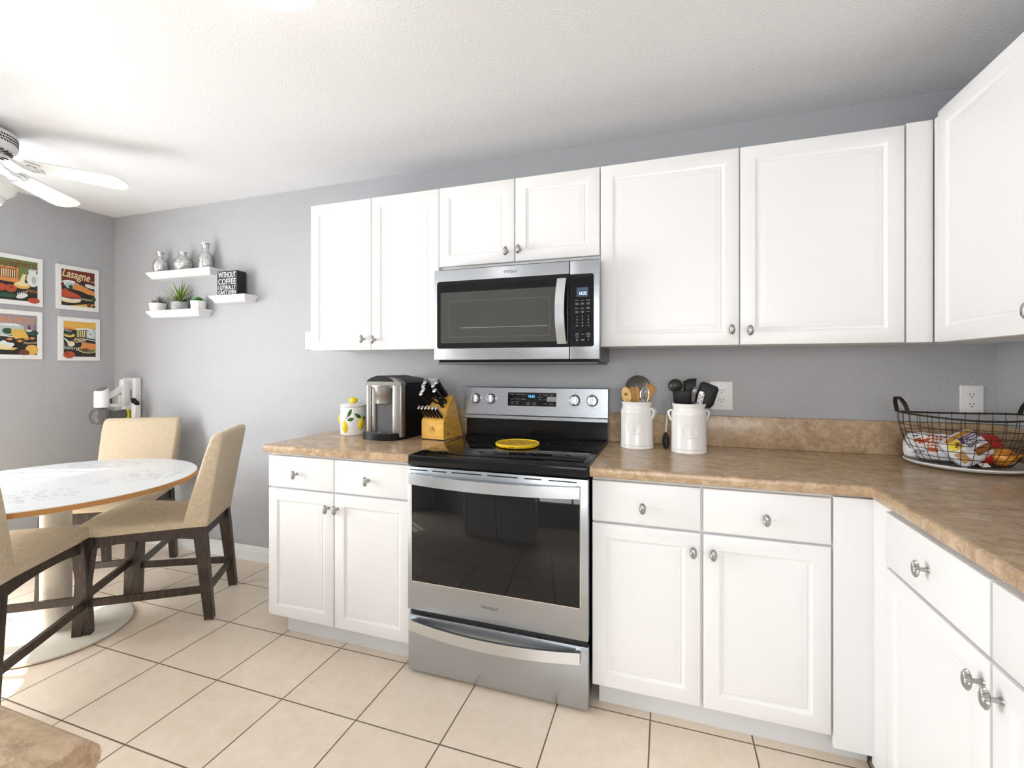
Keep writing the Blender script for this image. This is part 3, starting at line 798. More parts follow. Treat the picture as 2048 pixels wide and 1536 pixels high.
SIGNB = mat('black_sign_paint', (0.012, 0.012, 0.012), .55); SIGNW = mat('white_lettering', (.84, .84, .83), .6)
sg = thing('word_sign', 'black box sign with white lettering about coffee on the short shelf', 'sign', (-1.700, -.060, 1.7575), math.radians(2))
b = M(); b.box(-.083, .083, -.030, .040, 0, .158, .0015); b.build('sign_box', SIGNB, sg, smooth=0)
b = M()
for t_, z, h in (('WITHOUT', .1325, .037), ('COFFEE', .0885, .038), ('I LITERALLY', .0495, .027), ("CAN'T EVEN", .0185, .026)):
    b.text(t_, 0, z, h, -.0305, width=.146, bold=.010)
b.build('lettering', SIGNW, sg, smooth=0)

# ------------------------------------------------------------------ food posters on the left wall
PK = dict(white=flat('poster_white', (.80, .80, .79)), black=flat('poster_black', (.022, .02, .019)), red=flat('poster_tomato', (.46, .075, .03)), mar=flat('poster_maroon', (.16, .026, .014)),
          green=flat('poster_olive_green', (.155, .19, .065)), dgreen=flat('poster_dark_green', (.03, .085, .045)), oran=flat('poster_orange', (.66, .26, .075)), ochre=flat('poster_ochre', (.74, .41, .075)),
          cream=flat('poster_cream', (.78, .66, .38)), grey=flat('poster_blue_grey', (.45, .52, .51)), lilac=flat('poster_lilac', (.30, .265, .31)), brown=flat('poster_brown', (.17, .055, .032)), gold=flat('poster_gold', (.70, .45, .10)), wht=flat('poster_off_white', (.72, .74, .72)))  # wht: off-white ink for printed dishes, lettering and other pale shapes
PN = list(PK); 
def poster(y0, y1, z0, z1, label, draw):
    W, H = y1 - y0, z1 - z0
    t = thing('food_poster', label, 'picture', (XL + .0005, y0, z0), PI / 2, 'food posters on the left wall')
    # local frame: x to the right along the wall (+y), -y out of the wall
    b = M(); b.box(0, W, -.012, 0, 0, H, .0012); b.build('white_mount', PK['white'], t, smooth=0)
    b = M(); m_ = .028
    ly = [-.0124]
    def K(c): b.k = PN.index(c); ly[0] -= .00006; return ly[0]
    iw, ih = W - 2 * m_, H - 2 * m_
    b.m = T(m_, 0, m_) @ SC(iw, 1, ih)      # unit square artwork
    class D:
        def rect(s, c, x0, x1, a0, a1): b.poly([(x0, a0), (x1, a0), (x1, a1), (x0, a1)], K(c))
        def poly(s, c, *p): b.poly(p, K(c))
        def ell(s, c, cx, cz, rx, rz, **k): b.ell(cx, cz, rx, rz, K(c), **k)
        def txt(s, c, t_, cx, cz, h, w_, rot=0, bold=.002, shear=0):
            yy = K(c)
            b.text(t_, cx, cz, h, yy, width=w_, bold=bold, rot=rot, shear=shear)
    draw(D())
    b.fixn = False
    b.build('print', [PK[q] for q in PN], t, smooth=0)
def spaghetti(d):
    d.rect('black', 0, 1, 0, 1); d.rect('green', 0, 1, .52, 1)
    d.poly('oran', (.0, .50), (.60, .42), (.60, .48), (.50, .53), (.52, .80), (0, .80)); d.poly('mar', (.06, .54), (.45, .54), (.46, .76), (.06, .76))
    for k_ in range(7): d.poly('cream', (.09 + k_ * .052, .55), (.115 + k_ * .052, .55), (.12 + k_ * .052, .74), (.092 + k_ * .052, .74))
    d.poly('oran', (0, .49), (.56, .47), (.62, .42), (.0, .45))
    d.txt('brown', 'spaghetti', .52, .885, .15, .90, bold=.008)
    d.ell('wht', .88, .56, .16, .19); d.poly('wht', (.76, .78), (.98, .80), (.92, .66), (.78, .66)); d.ell('grey', .86, .79, .09, .02); d.ell('grey', .90, .54, .06, .10)
    d.ell('gold', .60, .38, .21, .085); d.ell('cream', .60, .41, .17, .05); d.poly('cream', (.55, .42), (.66, .42), (.68, .60), (.72, .66), (.62, .66), (.56, .54))
    d.ell('red', .08, .29, .16, .09); d.ell('red', .32, .28, .15, .09); d.ell('brown', .33, .30, .04, .02)
    d.ell('dgreen', .22, .10, .24, .05); d.txt('dgreen', 'passione', .2, .17, .06, .42); d.ell('wht', .60, .12, .15, .06, rot=.3)
    for k_ in range(6): d.poly('wht', (.47 + k_ * .045, .15 + k_ * .014), (.50 + k_ * .045, .15 + k_ * .014), (.50 + k_ * .05, .21 + k_ * .014))
    d.txt('oran', 'PASTA', .86, .26, .075, .26, rot=-.05); d.ell('red', .90, .03, .16, .07); d.rect('black', .0, 1, 0, .004)
def lasagne(d):
    d.rect('black', 0, 1, 0, 1); d.rect('mar', 0, 1, .70, 1)
    d.txt('cream', 'Lasagne', .44, .84, .22, .84, rot=-.08, bold=.012, shear=.25); d.txt('cream', '...', .94, .735, .03, .1)
    d.ell('wht', .25, .62, .26, .085); d.ell('grey', .24, .56, .13, .09); d.ell('dgreen', .27, .52, .06, .06); d.poly('mar', (.38, .68), (.62, .66), (.62, .63), (.40, .64))
    d.poly('oran', (.32, .47), (.60, .43), (.64, .60), (.36, .63)); d.poly('oran', (.52, .47), (.60, .42), (.76, .45), (.78, .55), (.60, .58)); d.poly('oran', (.62, .43), (.78, .37), (1, .35), (1, .47), (.78, .52))
    d.ell('wht', .86, .60, .17, .055, rot=-.15); d.ell('cream', .88, .61, .10, .03, rot=-.15); d.ell('mar', .03, .57, .05, .06)
    d.ell('cream', .25, .17, .33, .09); d.ell('wht', .26, .19, .30, .05); d.poly('red', (.0, .22), (.0, .42), (.10, .47), (.22, .40), (.40, .36), (.55, .30), (.57, .22), (.3, .18)); d.poly('brown', (.0, .24), (.57, .23), (.55, .21), (.0, .22))
    d.txt('cream', 'Antipasti', .74, .21, .06, .36, rot=-.03); d.poly('gold', (.2, .0), (.80, .09), (.85, .03), (.80, 0)); d.ell('oran', .93, .05, .1, .05); d.ell('brown', .82, .055, .07, .05); d.ell('dgreen', .97, .03, .05, .04); d.ell('dgreen', .98, .25, .06, .07)
def ravioli(d):
    d.rect('black', 0, 1, 0, 1); d.rect('lilac', 0, 1, .62, 1); d.rect('dgreen', .6, 1, .50, .60); d.ell('dgreen', .92, .56, .12, .05)
    d.txt('oran', 'RAVIOLI', .49, .865, .165, .82, bold=.008)
    d.poly('grey', (.0, .55), (.12, .46), (.50, .50), (.66, .58), (.66, .72), (.45, .78), (.0, .76)); d.ell('wht', .30, .74, .28, .03); d.ell('dgreen', .25, .58, .13, .075); d.poly('wht', (.0, .46), (.40, .43), (.42, .455), (.0, .49))
    d.poly('gold', (.33, .62), (.66, .64), (.78, .44), (.44, .39), (.36, .48))
    for k_ in range(3):
        for j_ in range(2): d.ell('ochre', .44 + .11 * k_ + .03 * j_, .57 - .10 * j_, .04, .035)
    for x, z in ((.30, .38), (.55, .34), (.72, .40), (.87, .42)): d.poly('oran', (x - .09, z), (x, z - .035), (x + .09, z + .01), (x, z + .04))
    d.ell('wht', .78, .62, .08, .035); d.poly('brown', (.74, .64), (.84, .64), (.80, .76), (.77, .76)); d.rect('black', .93, .945, .55, .76)
    d.txt('cream', 'Peperoni', .82, .30, .055, .34, rot=.08); d.ell('ochre', .86, .13, .17, .13); d.ell('gold', .80, .14, .05, .11); d.ell('gold', .92, .14, .04, .11); d.ell('brown', .66, .06, .14, .07)
    d.poly('gold', (.0, .20), (.50, .17), (.40, .11), (.0, .12)); d.ell('cream', .18, .19, .18, .07); 
    for x, z in ((.06, .27), (.15, .30), (.24, .26), (.34, .25), (.30, .21)): d.ell('wht', x, z, .07, .045)
    d.ell('dgreen', .02, .40, .06, .05)
def fettuccine(d):
    d.rect('black', 0, 1, 0, 1); d.poly('ochre', (0, .80), (.36, .76), (1, .82), (1, 1), (0, 1)); d.poly('oran', (0, .78), (.36, .75), (.36, .79), (0, .84))
    d.txt('gold', 'FETTUCCINE', .54, .91, .125, .86, bold=.008)
    d.poly('wht', (.37, .80), (.62, .83), (1, .80), (1, .75), (.66, .78), (.40, .76)); d.poly('grey', (.70, .76), (1, .78), (1, .52), (.70, .54)); d.ell('wht', .83, .66, .11, .10); d.ell('grey', .83, .66, .07, .06)
    for k_ in range(9): d.poly('cream' if k_ % 2 else 'green', (.385 + k_ * .034, .76), (.415 + k_ * .034, .76), (.412 + k_ * .034, .56), (.382 + k_ * .034, .57))
    for k_ in range(16): d.ell('cream', .32 + .022 * k_, .47 + .05 * math.sin(k_ * 2.3), .05, .011, rot=math.sin(k_ * 1.7))
    d.poly('wht', (.66, .50), (1, .455), (1, .475), (.68, .52)); d.txt('wht', 'Olive', .11, .735, .065, .24, rot=-.1)
    d.ell('gold', .17, .60, .17, .055); d.ell('dgreen', .16, .63, .10, .035); d.ell('green', .12, .64, .03, .02)
    d.poly('wht', (.0, .50), (.03, .52), (.18, .41), (.12, .38)); d.ell('cream', .22, .36, .11, .08); d.ell('wht', .25, .34, .07, .04)
    d.txt('wht', 'AL', .0, .36, .055, .07, rot=-.3); d.txt('wht', 'DENTE', .22, .235, .075, .42, rot=-.10, bold=.004)
    d.ell('cream', .72, .20, .30, .10, rot=-.05); d.ell('green', .72, .20, .27, .085, rot=-.05); d.poly('oran', (.52, .24), (.54, .38), (.68, .41), (1, .38), (1, .22), (.75, .20)); d.ell('brown', .66, .20, .12, .05)
    d.ell('red', .16, .05, .18, .10); d.ell('brown', .10, .07, .05, .03); d.txt('brown', 'Pomodoro', .78, .045, .06, .40)
poster(-.681, -.430, 1.687, 2.006, 'spaghetti poster in white mount, upper one cut off by the photo edge', spaghetti)
poster(-.358, -.108, 1.688, 1.996, 'lasagne poster in white mount with maroon band, upper right near the room corner', lasagne)
poster(-.681, -.432, 1.337, 1.651, 'ravioli poster in white mount with lilac band, lower one cut off by the photo edge', ravioli)
poster(-.346, -.101, 1.331, 1.635, 'fettuccine poster in white mount with ochre band, lower right near the room corner', fettuccine)

# ------------------------------------------------------------------ cordless vacuum on its wall dock
vc = thing('vacuum_dock', 'white wall-mounted charging dock behind the vacuum in the room corner', 'dock', (-2.705, -.0005, .62))
b = M(); b.box(-.075, .065, -.055, 0, .30, .585, .012, 3); b.box(-.045, .045, -.040, 0, 0, .31, .008, 2); b.build('dock_body', PLATE, vc)
b = M(); b.box(-.022, -.006, -.0565, -.054, .40, .505); b.box(.030, .038, -.0565, -.054, .42, .50); b.build('dock_slots', GREYM, vc, smooth=0)
cvn = thing('crevice_nozzle', 'slim white vacuum nozzle with black slanted tip held at the dock', 'nozzle', (-2.592, -.0775, .80))
b = M(); b.loft([[(-.022, -.016, .0), (.024, -.016, .0), (.024, .024, .0), (-.022, .024, .0)], [(-.020, -.014, .12), (.020, -.014, .12), (.020, .02, .12), (-.020, .02, .12)], [(-.025, -.012, .235), (.024, -.012, .215), (.024, .012, .215), (-.025, .012, .235)]]); b.build('nozzle_body', PLATE, cvn, smooth=30)
b = M(); b.loft([[(-.0255, -.013, .232), (.0245, -.013, .212), (.0245, .013, .212), (-.0255, .013, .232)], [(-.024, -.012, .262), (.0245, -.012, .232), (.0245, .012, .232), (-.024, .012, .262)]]); b.build('nozzle_tip', BLKP, cvn, smooth=30)
vv = thing('cordless_vacuum', 'white cordless stick vacuum with smoky clear dust cup hanging in the room corner', 'vacuum', (-2.672, -.058, .022))
VM = RZ(math.radians(93)) @ SC(.80, .92, 1)        # body points out of the wall towards the table
b = M(); b.m = VM @ T(-.235, 0, 0)
b.lathe([(0, .985), (.046, .985), (.050, .99), (.050, 1.075), (.047, 1.098)], 36, cap1=False)
b.loft([[(.047 * math.cos(a_ * PI / 18), .047 * math.sin(a_ * PI / 18), 1.098) for a_ in range(36)], [(.044 * math.cos(a_ * PI / 18), .044 * math.sin(a_ * PI / 18), 1.108 + .018 * math.cos(a_ * PI / 18)) for a_ in range(36)]], False, True)
b.build('motor_housing', PLATE, vv)
b = M(); b.m = VM @ T(-.235, 0, 1.109) @ RY(-.38); b.lathe([(.040, 0.0), (.040, .005), (.028, .007), (.0, .007)], 30); b.build('exhaust_cap', mat('mid_grey_plastic', (.20, .205, .21), .4), vv)
b = M(); b.m = VM
b.strip([(-.20, 0, 1.050), (-.12, 0, 1.085), (-.07, 0, 1.118), (-.055, 0, 1.150)], [(0, .016, 0)] * 4, .030, [(.35, 0, -1), (.4, 0, -1), (.5, 0, -1), (1, 0, -.3)])
b.box(-.085, -.028, -.022, .022, .985, 1.175, .010, 3); b.strip([(-.20, 0, .998), (-.12, 0, .992), (-.03, 0, 1.012)], [(0, .02, 0)] * 3, .022, (0, 0, 1)); b.box(-.115, -.085, -.014, .014, 1.0, 1.065, .005); b.build('handle', PLATE, vv)
b = M(); b.m = VM; b.box(-.178, -.158, -.010, .010, 1.006, 1.048, .004); b.build('trigger', GREYM, vv)
b = M(); b.m = VM @ T(0, 0, .925) @ RY(-PI / 2)
b.lathe([(0, .302), (.040, .302), (.052, .292), (.056, .270), (.056, .215), (.050, .190), (.036, .160), (.030, .120), (.034, .06), (.034, .01), (0, .01)][::-1], 36); b.build('dust_cup', CLEARG, vv)
b = M(); b.m = VM @ T(0, 0, .925) @ RY(-PI / 2)
b.lathe([(0, .20), (.028, .20), (.024, .12), (.026, .03), (.0, .03)][::-1], 24); b.build('cyclone_core', GREYM, vv)
b = M(); b.m = VM @ T(0, 0, .925); b.box(-.052, -.034, -.036, .0, -.035, .035, .004); b.build('yellow_latch', YEL, vv)
b = M(); b.m = VM @ T(0, 0, .925); b.box(-.034, -.0, -.020, .020, -.03, .05, .006); b.cyl((-.01, 0, -.03), (-.01, 0, -.60), .017, seg=20); b.build('wand', PLATE, vv)

# ------------------------------------------------------------------ ceiling fan and ceiling light
fx, fy = -2.022, -1.123
fan = thing('ceiling_fan', 'white five-blade ceiling fan with frosted bowl light, cut off at the left edge', 'fan', (fx, fy, 0))
b = M(); b.lathe([(0, 2.4185), (.100, 2.4185), (.112, 2.408), (.132, 2.398), (.142, 2.388), (.142, 2.330), (.130, 2.312), (.085, 2.300), (.070, 2.285), (0, 2.285)], 56); mh = b.build('motor_housing', TRIM, fan)
b = M()
for k_ in range(76):
    a_ = 2 * PI * k_ / 76
    for z in (2.345, 2.358, 2.371):
        aa = a_ + (PI / 64 if z == 2.358 else 0)
        b.m = RZ(aa) @ T(.1415, 0, z) @ RX(.7); b.box(0, .0014, -.0028, .0028, -.005, .005)
b.build('vent_pattern', SLOT, mh, smooth=0)
b = M()
for k_ in range(30): b.m = RZ(2 * PI * k_ / 30); b.box(.095, .124, -.0022, .0022, 2.3015, 2.3065)
b.m = I4; b.build('cooling_slots', SLOT, mh, smooth=0)
b = M(); b.lathe([(0, 2.288), (.055, 2.288), (.062, 2.276), (.066, 2.230), (.050, 2.222), (0, 2.222)], 40); b.build('switch_cup', TRIM, fan)
b = M(); b.lathe([(.055, 2.226), (.085, 2.205), (.115, 2.172), (.136, 2.146), (.139, 2.138), (.132, 2.120), (.108, 2.098), (.100, 2.092), (.098, 2.080), (.088, 2.062), (.05, 2.050), (.0, 2.047)], 48, cap0=False); b.build('glass_bowl', BOWLG, fan)
b = M(); b.lathe([(0, 2.022), (.008, 2.024), (.014, 2.032), (.020, 2.042), (.022, 2.049), (0, 2.051)], 24); b.build('finial', TRIM, fan)
for k_ in range(5):
    a_ = math.radians(44 + 72 * k_)
    Rk = RZ(a_)
    b = M(); b.m = Rk @ T(0, 0, 2.270) @ RY(.073) @ RX(math.radians(-11))
    out = [(.185, -.044), (.20, -.052), (.49, -.066), (.535, -.062), (.560, -.040), (.570, -.012), (.570, .012), (.560, .040), (.535, .062), (.49, .066), (.20, .052), (.185, .044)]
    b.prism(out, -.003, .003, 'z'); bl = b.build('blade', TRIM, fan, smooth=30)
    b = M(); b.m = Rk @ T(0, 0, 2.270) @ RY(.073)
    b.strip([(.085, 0, .026), (.12, 0, .020), (.16, 0, -.008), (.215, 0, -.010)], [(0, .018, 0), (0, .013, 0), (0, .020, 0), (0, .026, 0)], .006, (0, 0, 1))
    for s in (-1, 1): b.tube([(.13, s * .012, .010), (.16, s * .030, -.004), (.20, s * .040, -.010 - s * .008), (.235, s * .030, -.011 - s * .006), (.225, s * .012, -.010)], .005, 8)
    b.build('blade_bracket', TRIM, fan)
lt = thing('ceiling_light', 'lit white dome ceiling light cut off by the top edge of the photo', 'light', (-.012, -1.372, CEIL - .0005))
b = M(); b.lathe([(0, 0), (.155, 0), (.155, -.012), (.148, -.018), (0, -.018)], 56); b.build('base_ring', TRIM, lt)
b = M(); b.lathe([(.146, -.016), (.138, -.045), (.110, -.072), (.065, -.090), (.0, -.097)], 56, cap0=False); b.build('glass_dome', LAMP, lt)
pl = light('ceiling_light_bulb', 'POINT', (-.012, -1.372, CEIL - .16), 1.5, color=(1, .95, .88)); pl.data.shadow_soft_size = .12

# ------------------------------------------------------------------ wall plates
def plate(x0, x1, z0, z1, label, kind):
    t = thing('electrical_outlet' if kind != 'blank' else 'wall_plate', label, 'outlet' if kind != 'blank' else 'wall plate', ((x0 + x1) / 2, -.0005, (z0 + z1) / 2))
    w_, h = (x1 - x0) / 2, (z1 - z0) / 2
    b = M(); b.box(-w_, w_, -.006, 0, -h, h, .002, 3); b.build('cover_plate', PLATE if x0 > -1 else mat('greyish_plate', (.56, .56, .565), .4), t)
    if kind == 'decora':
        b = M(); b.box(-.0175, .0175, -.0085, -.005, -.034, .034, .001); f = b.build('receptacle', PLATE, t)
        b = M()
        for s in (-1, 1):
            for dx in (-.0065, .0065): b.box(dx - .0011, dx + .0011, -.0088, -.0084, s * .021 - .001, s * .021 + .0075)
            b.ell(0, s * .021 - .0065, .0026, .0026, -.0088, n=12)
        b.build('slots', SLOT, f, smooth=0)
        b = M(); b.box(-.006, .006, -.0095, -.008, .001, .007, .0008); b.box(-.006, .006, -.0095, -.008, -.007, -.001, .0008); b.build('test_buttons', PLATE, f, smooth=0)
    elif kind == 'duplex':
        for s in (-1, 1):
            b = M(); b.m = T(0, 0, s * .0195)
            b.prism([(.0172 * math.cos(2 * PI * j / 32), max(-.0135, min(.0135, .0172 * math.sin(2 * PI * j / 32)))) for j in range(32)], -.0082, -.005); f = b.build('receptacle', PLATE, t)
            b = M(); b.m = T(0, 0, s * .0195)
            for dx in (-.0065, .0065): b.box(dx - .0011, dx + .0011, -.0085, -.0081, -.001, .0078)
            b.ell(0, -.0068, .0027, .0027, -.0085, n=12); b.build('slots', SLOT, f, smooth=0)
    b = M()
    for z in ((-.048, .048) if kind == 'decora' else (0,) if kind == 'duplex' else (-.03, .03)):
        b.m = T(0, -.006, z) @ RX(PI / 2); b.lathe([(0, 0), (.003, 0), (.0025, .001), (0, .001)], 14)
    b.build('screws', GREYPL, t)
    return t
plate(1.228, 1.325, 1.084, 1.217, 'wide white outlet partly hidden by the crock of black utensils', 'decora')
plate(2.165, 2.241, 1.094, 1.210, 'white two-socket outlet in the corner behind the wire basket', 'duplex')
plate(-.290, -.197, 1.093, 1.222, 'white wall plate half hidden behind the knife block handles', 'blank')
plate(-1.142, -1.062, 1.395, 1.512, 'pale outlet plate peeking out beside the leftmost wall cabinet', 'duplex')

# ------------------------------------------------------------------ things left of the stove
CT = .9143
jar = thing('cookie_jar', 'white ceramic jar with raised lemons and a lemon knob lid, beside the coffee maker', 'jar', (-.610, -.222, CT))
jar.scale = (.9, .9, 1.0)
b = M(); b.lathe([(0, 0), (.070, 0), (.075, .004), (.077, .012), (.077, .148), (.0755, .152), (.071, .152), (.070, .14), (0, .14)], 56); b.build('body', CERAM, jar)
b = M(); b.lathe([(0, .153), (.076, .153), (.078, .156), (.078, .162), (.070, .168), (.03, .1735), (0, .174)], 56); ld_ = b.build('lid', CERAM, jar)
b = M(); b.m = T(0, 0, .172) @ SC(1.25, 1, .95)
b.lathe([(0, 0), (.014, .002), (.022, .012), (.022, .022), (.014, .031), (.005, .034), (0, .035)], 24); b.build('lemon_knob', LEMON, ld_)
def on_jar(az, z, out=0.0, r=.077): return (( r + out) * math.cos(az), (r + out) * math.sin(az), z)
def jar_patch(b, az, z, shape, depth):
    """a raised lens on the jar wall; shape = list of (s,z) outline points in metres around the centre"""
    ring = [on_jar(az + s / .077, z + h, .0003) for s, h in shape]
    mid = [on_jar(az + s * .62 / .077, z + h * .62, depth * .8) for s, h in shape]
    top = [on_jar(az + s * .2 / .077, z + h * .2, depth) for s, h in shape]
    b.loft([ring, mid, top], False, True)
def lens(rx, rz, rot_, tip=.25, n_=18):
    P = []
    for k_ in range(n_):
        t_ = 2 * PI * k_ / n_
        x, h = rx * math.cos(t_) * (1 - tip * abs(math.sin(t_)) ** 3), rz * math.sin(t_)
        P.append((x * math.cos(rot_) - h * math.sin(rot_), x * math.sin(rot_) + h * math.cos(rot_)))
    return P
CA = math.atan2(-2.14, 1.64)     # towards the viewer
b = M()
for a_, z, r_ in ((-.70, .047, .15), (.62, .062, -.18), (-1.75, .085, 0), (1.9, .05, .1), (3.1, .06, 0)):
    b = M(); jar_patch(b, CA + a_, z, lens(.021, .036, r_, .3), .010); b.build('raised_lemon', LEMON, jar)

b = M()
for a_, z, r_, l_ in ((-.30, .122, -.55, .026), (-.22, .088, -1.35, .021), (.33, .106, 1.0, .024), (.93, .092, .6, .014), (-1.6, .125, .4, .02), (2.2, .10, .5, .022), (3.4, .11, -.5, .022)): jar_patch(b, CA + a_, z, lens(.010, l_, r_, .75), .003)
for a0, z0, a1, z1 in ((-.68, .085, -.42, .108), (.60, .098, .45, .112)):
    b.tube([on_jar(CA + a0 + (a1 - a0) * u / 4, z0 + (z1 - z0) * u / 4, .001) for u in range(5)], .0012, 6)
b.build('leaves', LEAFJ, jar)

km = thing('coffee_maker', 'black and silver single-cup coffee maker between the lemon jar and knife block', 'coffee maker', (-.452, 0, CT))
KW = .213
def arch(x0, x1, zb, zt, rise, n_=14):
    P = [(x0, zb), (x1, zb)]
    for k_ in range(n_ + 1):
        u = k_ / n_; P.append((x1 + (x0 - x1) * u, zt + rise * math.sin(PI * u) ** .8))
    return P
KSIL = mat('champagne_silver_plastic', (.36, .345, .32), .3, .75)
b = M(); b.prism(arch(.0, KW, .0, .290, .028), -.285, -.045); b.box(.033, .156, -.300, -.28, .0, .24); b.build('body', BLKP, km, smooth=40)
for nm, x0, x1 in (('left_column', .0005, .030), ('right_column', .156, KW - .0005)):
    b = M(); b.box(x0, x1, -.328, -.286, .010, .285, .008, 3); b.build(nm, KSIL, km)
b = M(); b.box(.0305, .1555, -.324, -.30, .262, .283, .004); b.box(.0305, .052, -.320, -.286, .02, .262, .003); b.build('front_band', KSIL, km)
b = M(); b.prism(arch(.0, KW, .276, .288, .033), -.332, -.284); b.build('silver_hood', KSIL, km, smooth=40)
b = M(); b.m = T(0, 0, .0025); b.prism(arch(.010, KW * .80, .293, .297, .0275), -.334, -.10); b.build('lid', BLKP, km, smooth=40)
b = M(); b.m = T(.092, -.296, 0); b.lathe([(0, .180), (.043, .180), (.047, .184), (.050, .218), (.052, .221), (.059, .268), (0, .268)], 40); b.build('brew_head', KSIL, km)
b = M(); b.box(.052, .156, -.312, -.3005, .03, .24); b.build('recess_panel', GREYM, km, smooth=0)
b = M()
b.prism([(-.004, -.27), (-.006, -.345), (.02, -.368), (.07, -.380), (.13, -.380), (.175, -.368), (.198, -.345), (.196, -.27)], .0, .034, 'z'); tr = b.build('drip_tray', BLKP, km, smooth=30)
b = M(); b.prism([(.006, -.325), (.008, -.345), (.03, -.362), (.075, -.373), (.125, -.373), (.166, -.362), (.186, -.345), (.188, -.325)], .0342, .036, 'z'); b.build('tray_grille', GREYM, tr, smooth=30)
b = M(); b.m = T(.10, -.35, .036); b.lathe([(0, 0), (.007, 0), (.006, .0015), (0, .002)], 16); b.build('drain_plug', CHROME, tr)
b = M()
for k_ in range(3): b.m = T(.082 + .016 * k_, -.20 - .0, .3246); b.lathe([(0, 0), (.005, 0), (.004, .0012), (0, .0014)], 14)
b.build('brew_buttons', GREYPL, km)

KB = (-.158, -.268, CT); KRZ = math.radians(-6)
kb_ = thing('knife_block', 'honey-coloured wooden knife block full of black-handled knives beside the stove', 'knife block', KB, KRZ)
b = M(); b.prism([(.004, .004), (0, .006), (0, .098), (.003, .102), (.026, .123), (.024, .142), (.086, .221), (.100, .223), (.186, .012), (.186, .004)], 0, .132, 'x'); bk_ = b.build('block', BLOCKW, kb_, smooth=0)
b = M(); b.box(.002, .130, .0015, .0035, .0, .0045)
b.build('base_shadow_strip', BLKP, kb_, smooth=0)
for x in (.012, .112):
    for y in (.01, .15): b = M(); b.box(x, x + .012, y, y + .02, -.0002, .004); b.build('foot', BLKP, kb_, smooth=0)
b = M(); INK = mat('burnt_logo_ink', (.10, .05, .015), .6)
b.m = T(.068, -.0004, .055)
# a small striding figure in a square with its double, plus a line of tiny print
def stick(pts, r=.0007): b.tube([(x, 0, z) for x, z in pts], r, 4)
stick([(-.013, -.014), (-.013, .015)], .0004)
stick([(-.004, .003), (-.006, -.012)], .0011); stick([(.002, .003), (.008, -.013)], .0011); stick([(-.003, .003), (.001, .010)], .0022)
stick([(-.012, .010), (-.002, .008), (.006, .004), (.011, .009)], .0010); b.ell(.001, .0145, .0022, .0022, 0)
stick([(.010, .006), (.011, -.006)], .0008); stick([(.006, -.004), (.011, -.013)], .0006)
b.text('HENCKELS', 0, -.023, .0035, 0, width=.026)
b.build('stamped_logo', INK, bk_, smooth=0)
b = M(); b.m = T(.1324, .040, .030) @ RZ(PI / 2)
stick([(-.006, -.006), (-.002, .006)], .0014); stick([(-.002, .006), (.004, -.004), (.008, .006)], .0018); stick([(.002, -.008), (.010, -.002)], .0014)
b.build('side_logo', INK, bk_, smooth=0)
AXE = math.radians(39.5)
AX = Vector((0, -math.cos(AXE), math.sin(AXE)))
AX2 = Vector((0, -math.cos(math.radians(44)), math.sin(math.radians(44))))
kmat = Matrix.Translation(KB) @ RZ(KRZ)
def knife(label, x, foot, L, hw, ht, ax, group, small=False, name='kitchen_knife'):
    p0 = kmat @ Vector((x, foot[0], foot[1])); axw = (kmat.to_3x3() @ ax).normalized()
    t = thing(name, label, 'knife', p0, 0, group)
    F_ = axw.to_track_quat('Z', 'X').to_matrix().to_4x4()
    # section axes: hw across (x), ht in the blade plane
    sx = Vector((math.cos(KRZ), math.sin(KRZ), 0)); sy = axw.cross(sx).normalized()
    F_ = Matrix((( sx.x, sy.x, axw.x, 0), (sx.y, sy.y, axw.y, 0), (sx.z, sy.z, axw.z, 0), (0, 0, 0, 1)))
    def sec(z, a, c_, off=0): return [(a * math.cos(2 * PI * k_ / 14) , c_ * math.sin(2 * PI * k_ / 14) + off, z) for k_ in range(14)]
    b = M(); b.m = F_
    b.loft([sec(.010, hw, ht * .85), sec(L * .25, hw, ht * .8, .001), sec(L * .55, hw, ht * .92, -.001), sec(L * .8, hw, ht * 1.05, 0), sec(L * .92, hw, ht * 1.1, .001)]); b.build('handle', BLKP, t)
    b = M(); b.m = F_
    b.loft([sec(L * .92, hw * 1.02, ht * 1.1, .001), sec(L * .97, hw * 1.02, ht * 1.12, .002), sec(L, hw * .8, ht * .85, .002)]); b.build('butt_cap', STEELV, t)
    b = M(); b.m = F_
    b.loft([sec(-.012, hw * .28, ht * .7), sec(.006, hw * .5, ht * .8), sec(.0105, hw * .95, ht * .86)]); b.build('bolster', STEELV, t)
    if small:
        b = M(); b.m = F_; 
        b.strip([(hw * .98, -.001, .012), (hw * 1.0, -.001, L * .5), (hw * 1.0, .001, L * .92)], (0, ht * .12, 0), .0008, (1, 0, 0)); b.build('tang_line', STEELV, t, smooth=0)
    return t
ORD = ['leftmost', 'second from left', 'third from left', 'fourth from left', 'fifth from left', 'rightmost']
for k_ in range(6):
    knife('steak knife with silver butt, %s in the front row of the block' % ORD[k_], .014 + .0208 * k_, (.0125, .112), .082, .0062, .0105, AX2, 'steak knives in the front row of the block', True, 'steak_knife')
def face(u): return (.024 + .062 * u, .142 + .079 * u)
for x, u, L, lab in ((.030, .97, .128, 'black-handled knife at the top left corner of the knife block'),
                     (.022, .80, .120, 'black-handled knife with broad silver butt, second down the left column of the block'),
                     (.026, .60, .112, 'black-handled knife third down the left column of the block'),
                     (.018, .42, .105, 'black-handled knife lowest in the left column, just above the steak knives'),
                     (.098, .97, .128, 'black-handled sharpening rod at the top right corner of the knife block'),
                     (.082, .82, .122, 'black-handled knife with broad silver butt in the middle of the block'),
                     (.090, .62, .106, 'black-handled knife just above the kitchen shears in the block')):
    knife(lab, x, face(u), L, .0110, .0160, AX, 'large knives in the block')
sh = thing('kitchen_shears', 'black looped kitchen shears at the right of the knife block', 'scissors', kmat @ Vector((.100, *face(.30))))
b = M(); ctr = AX * .050
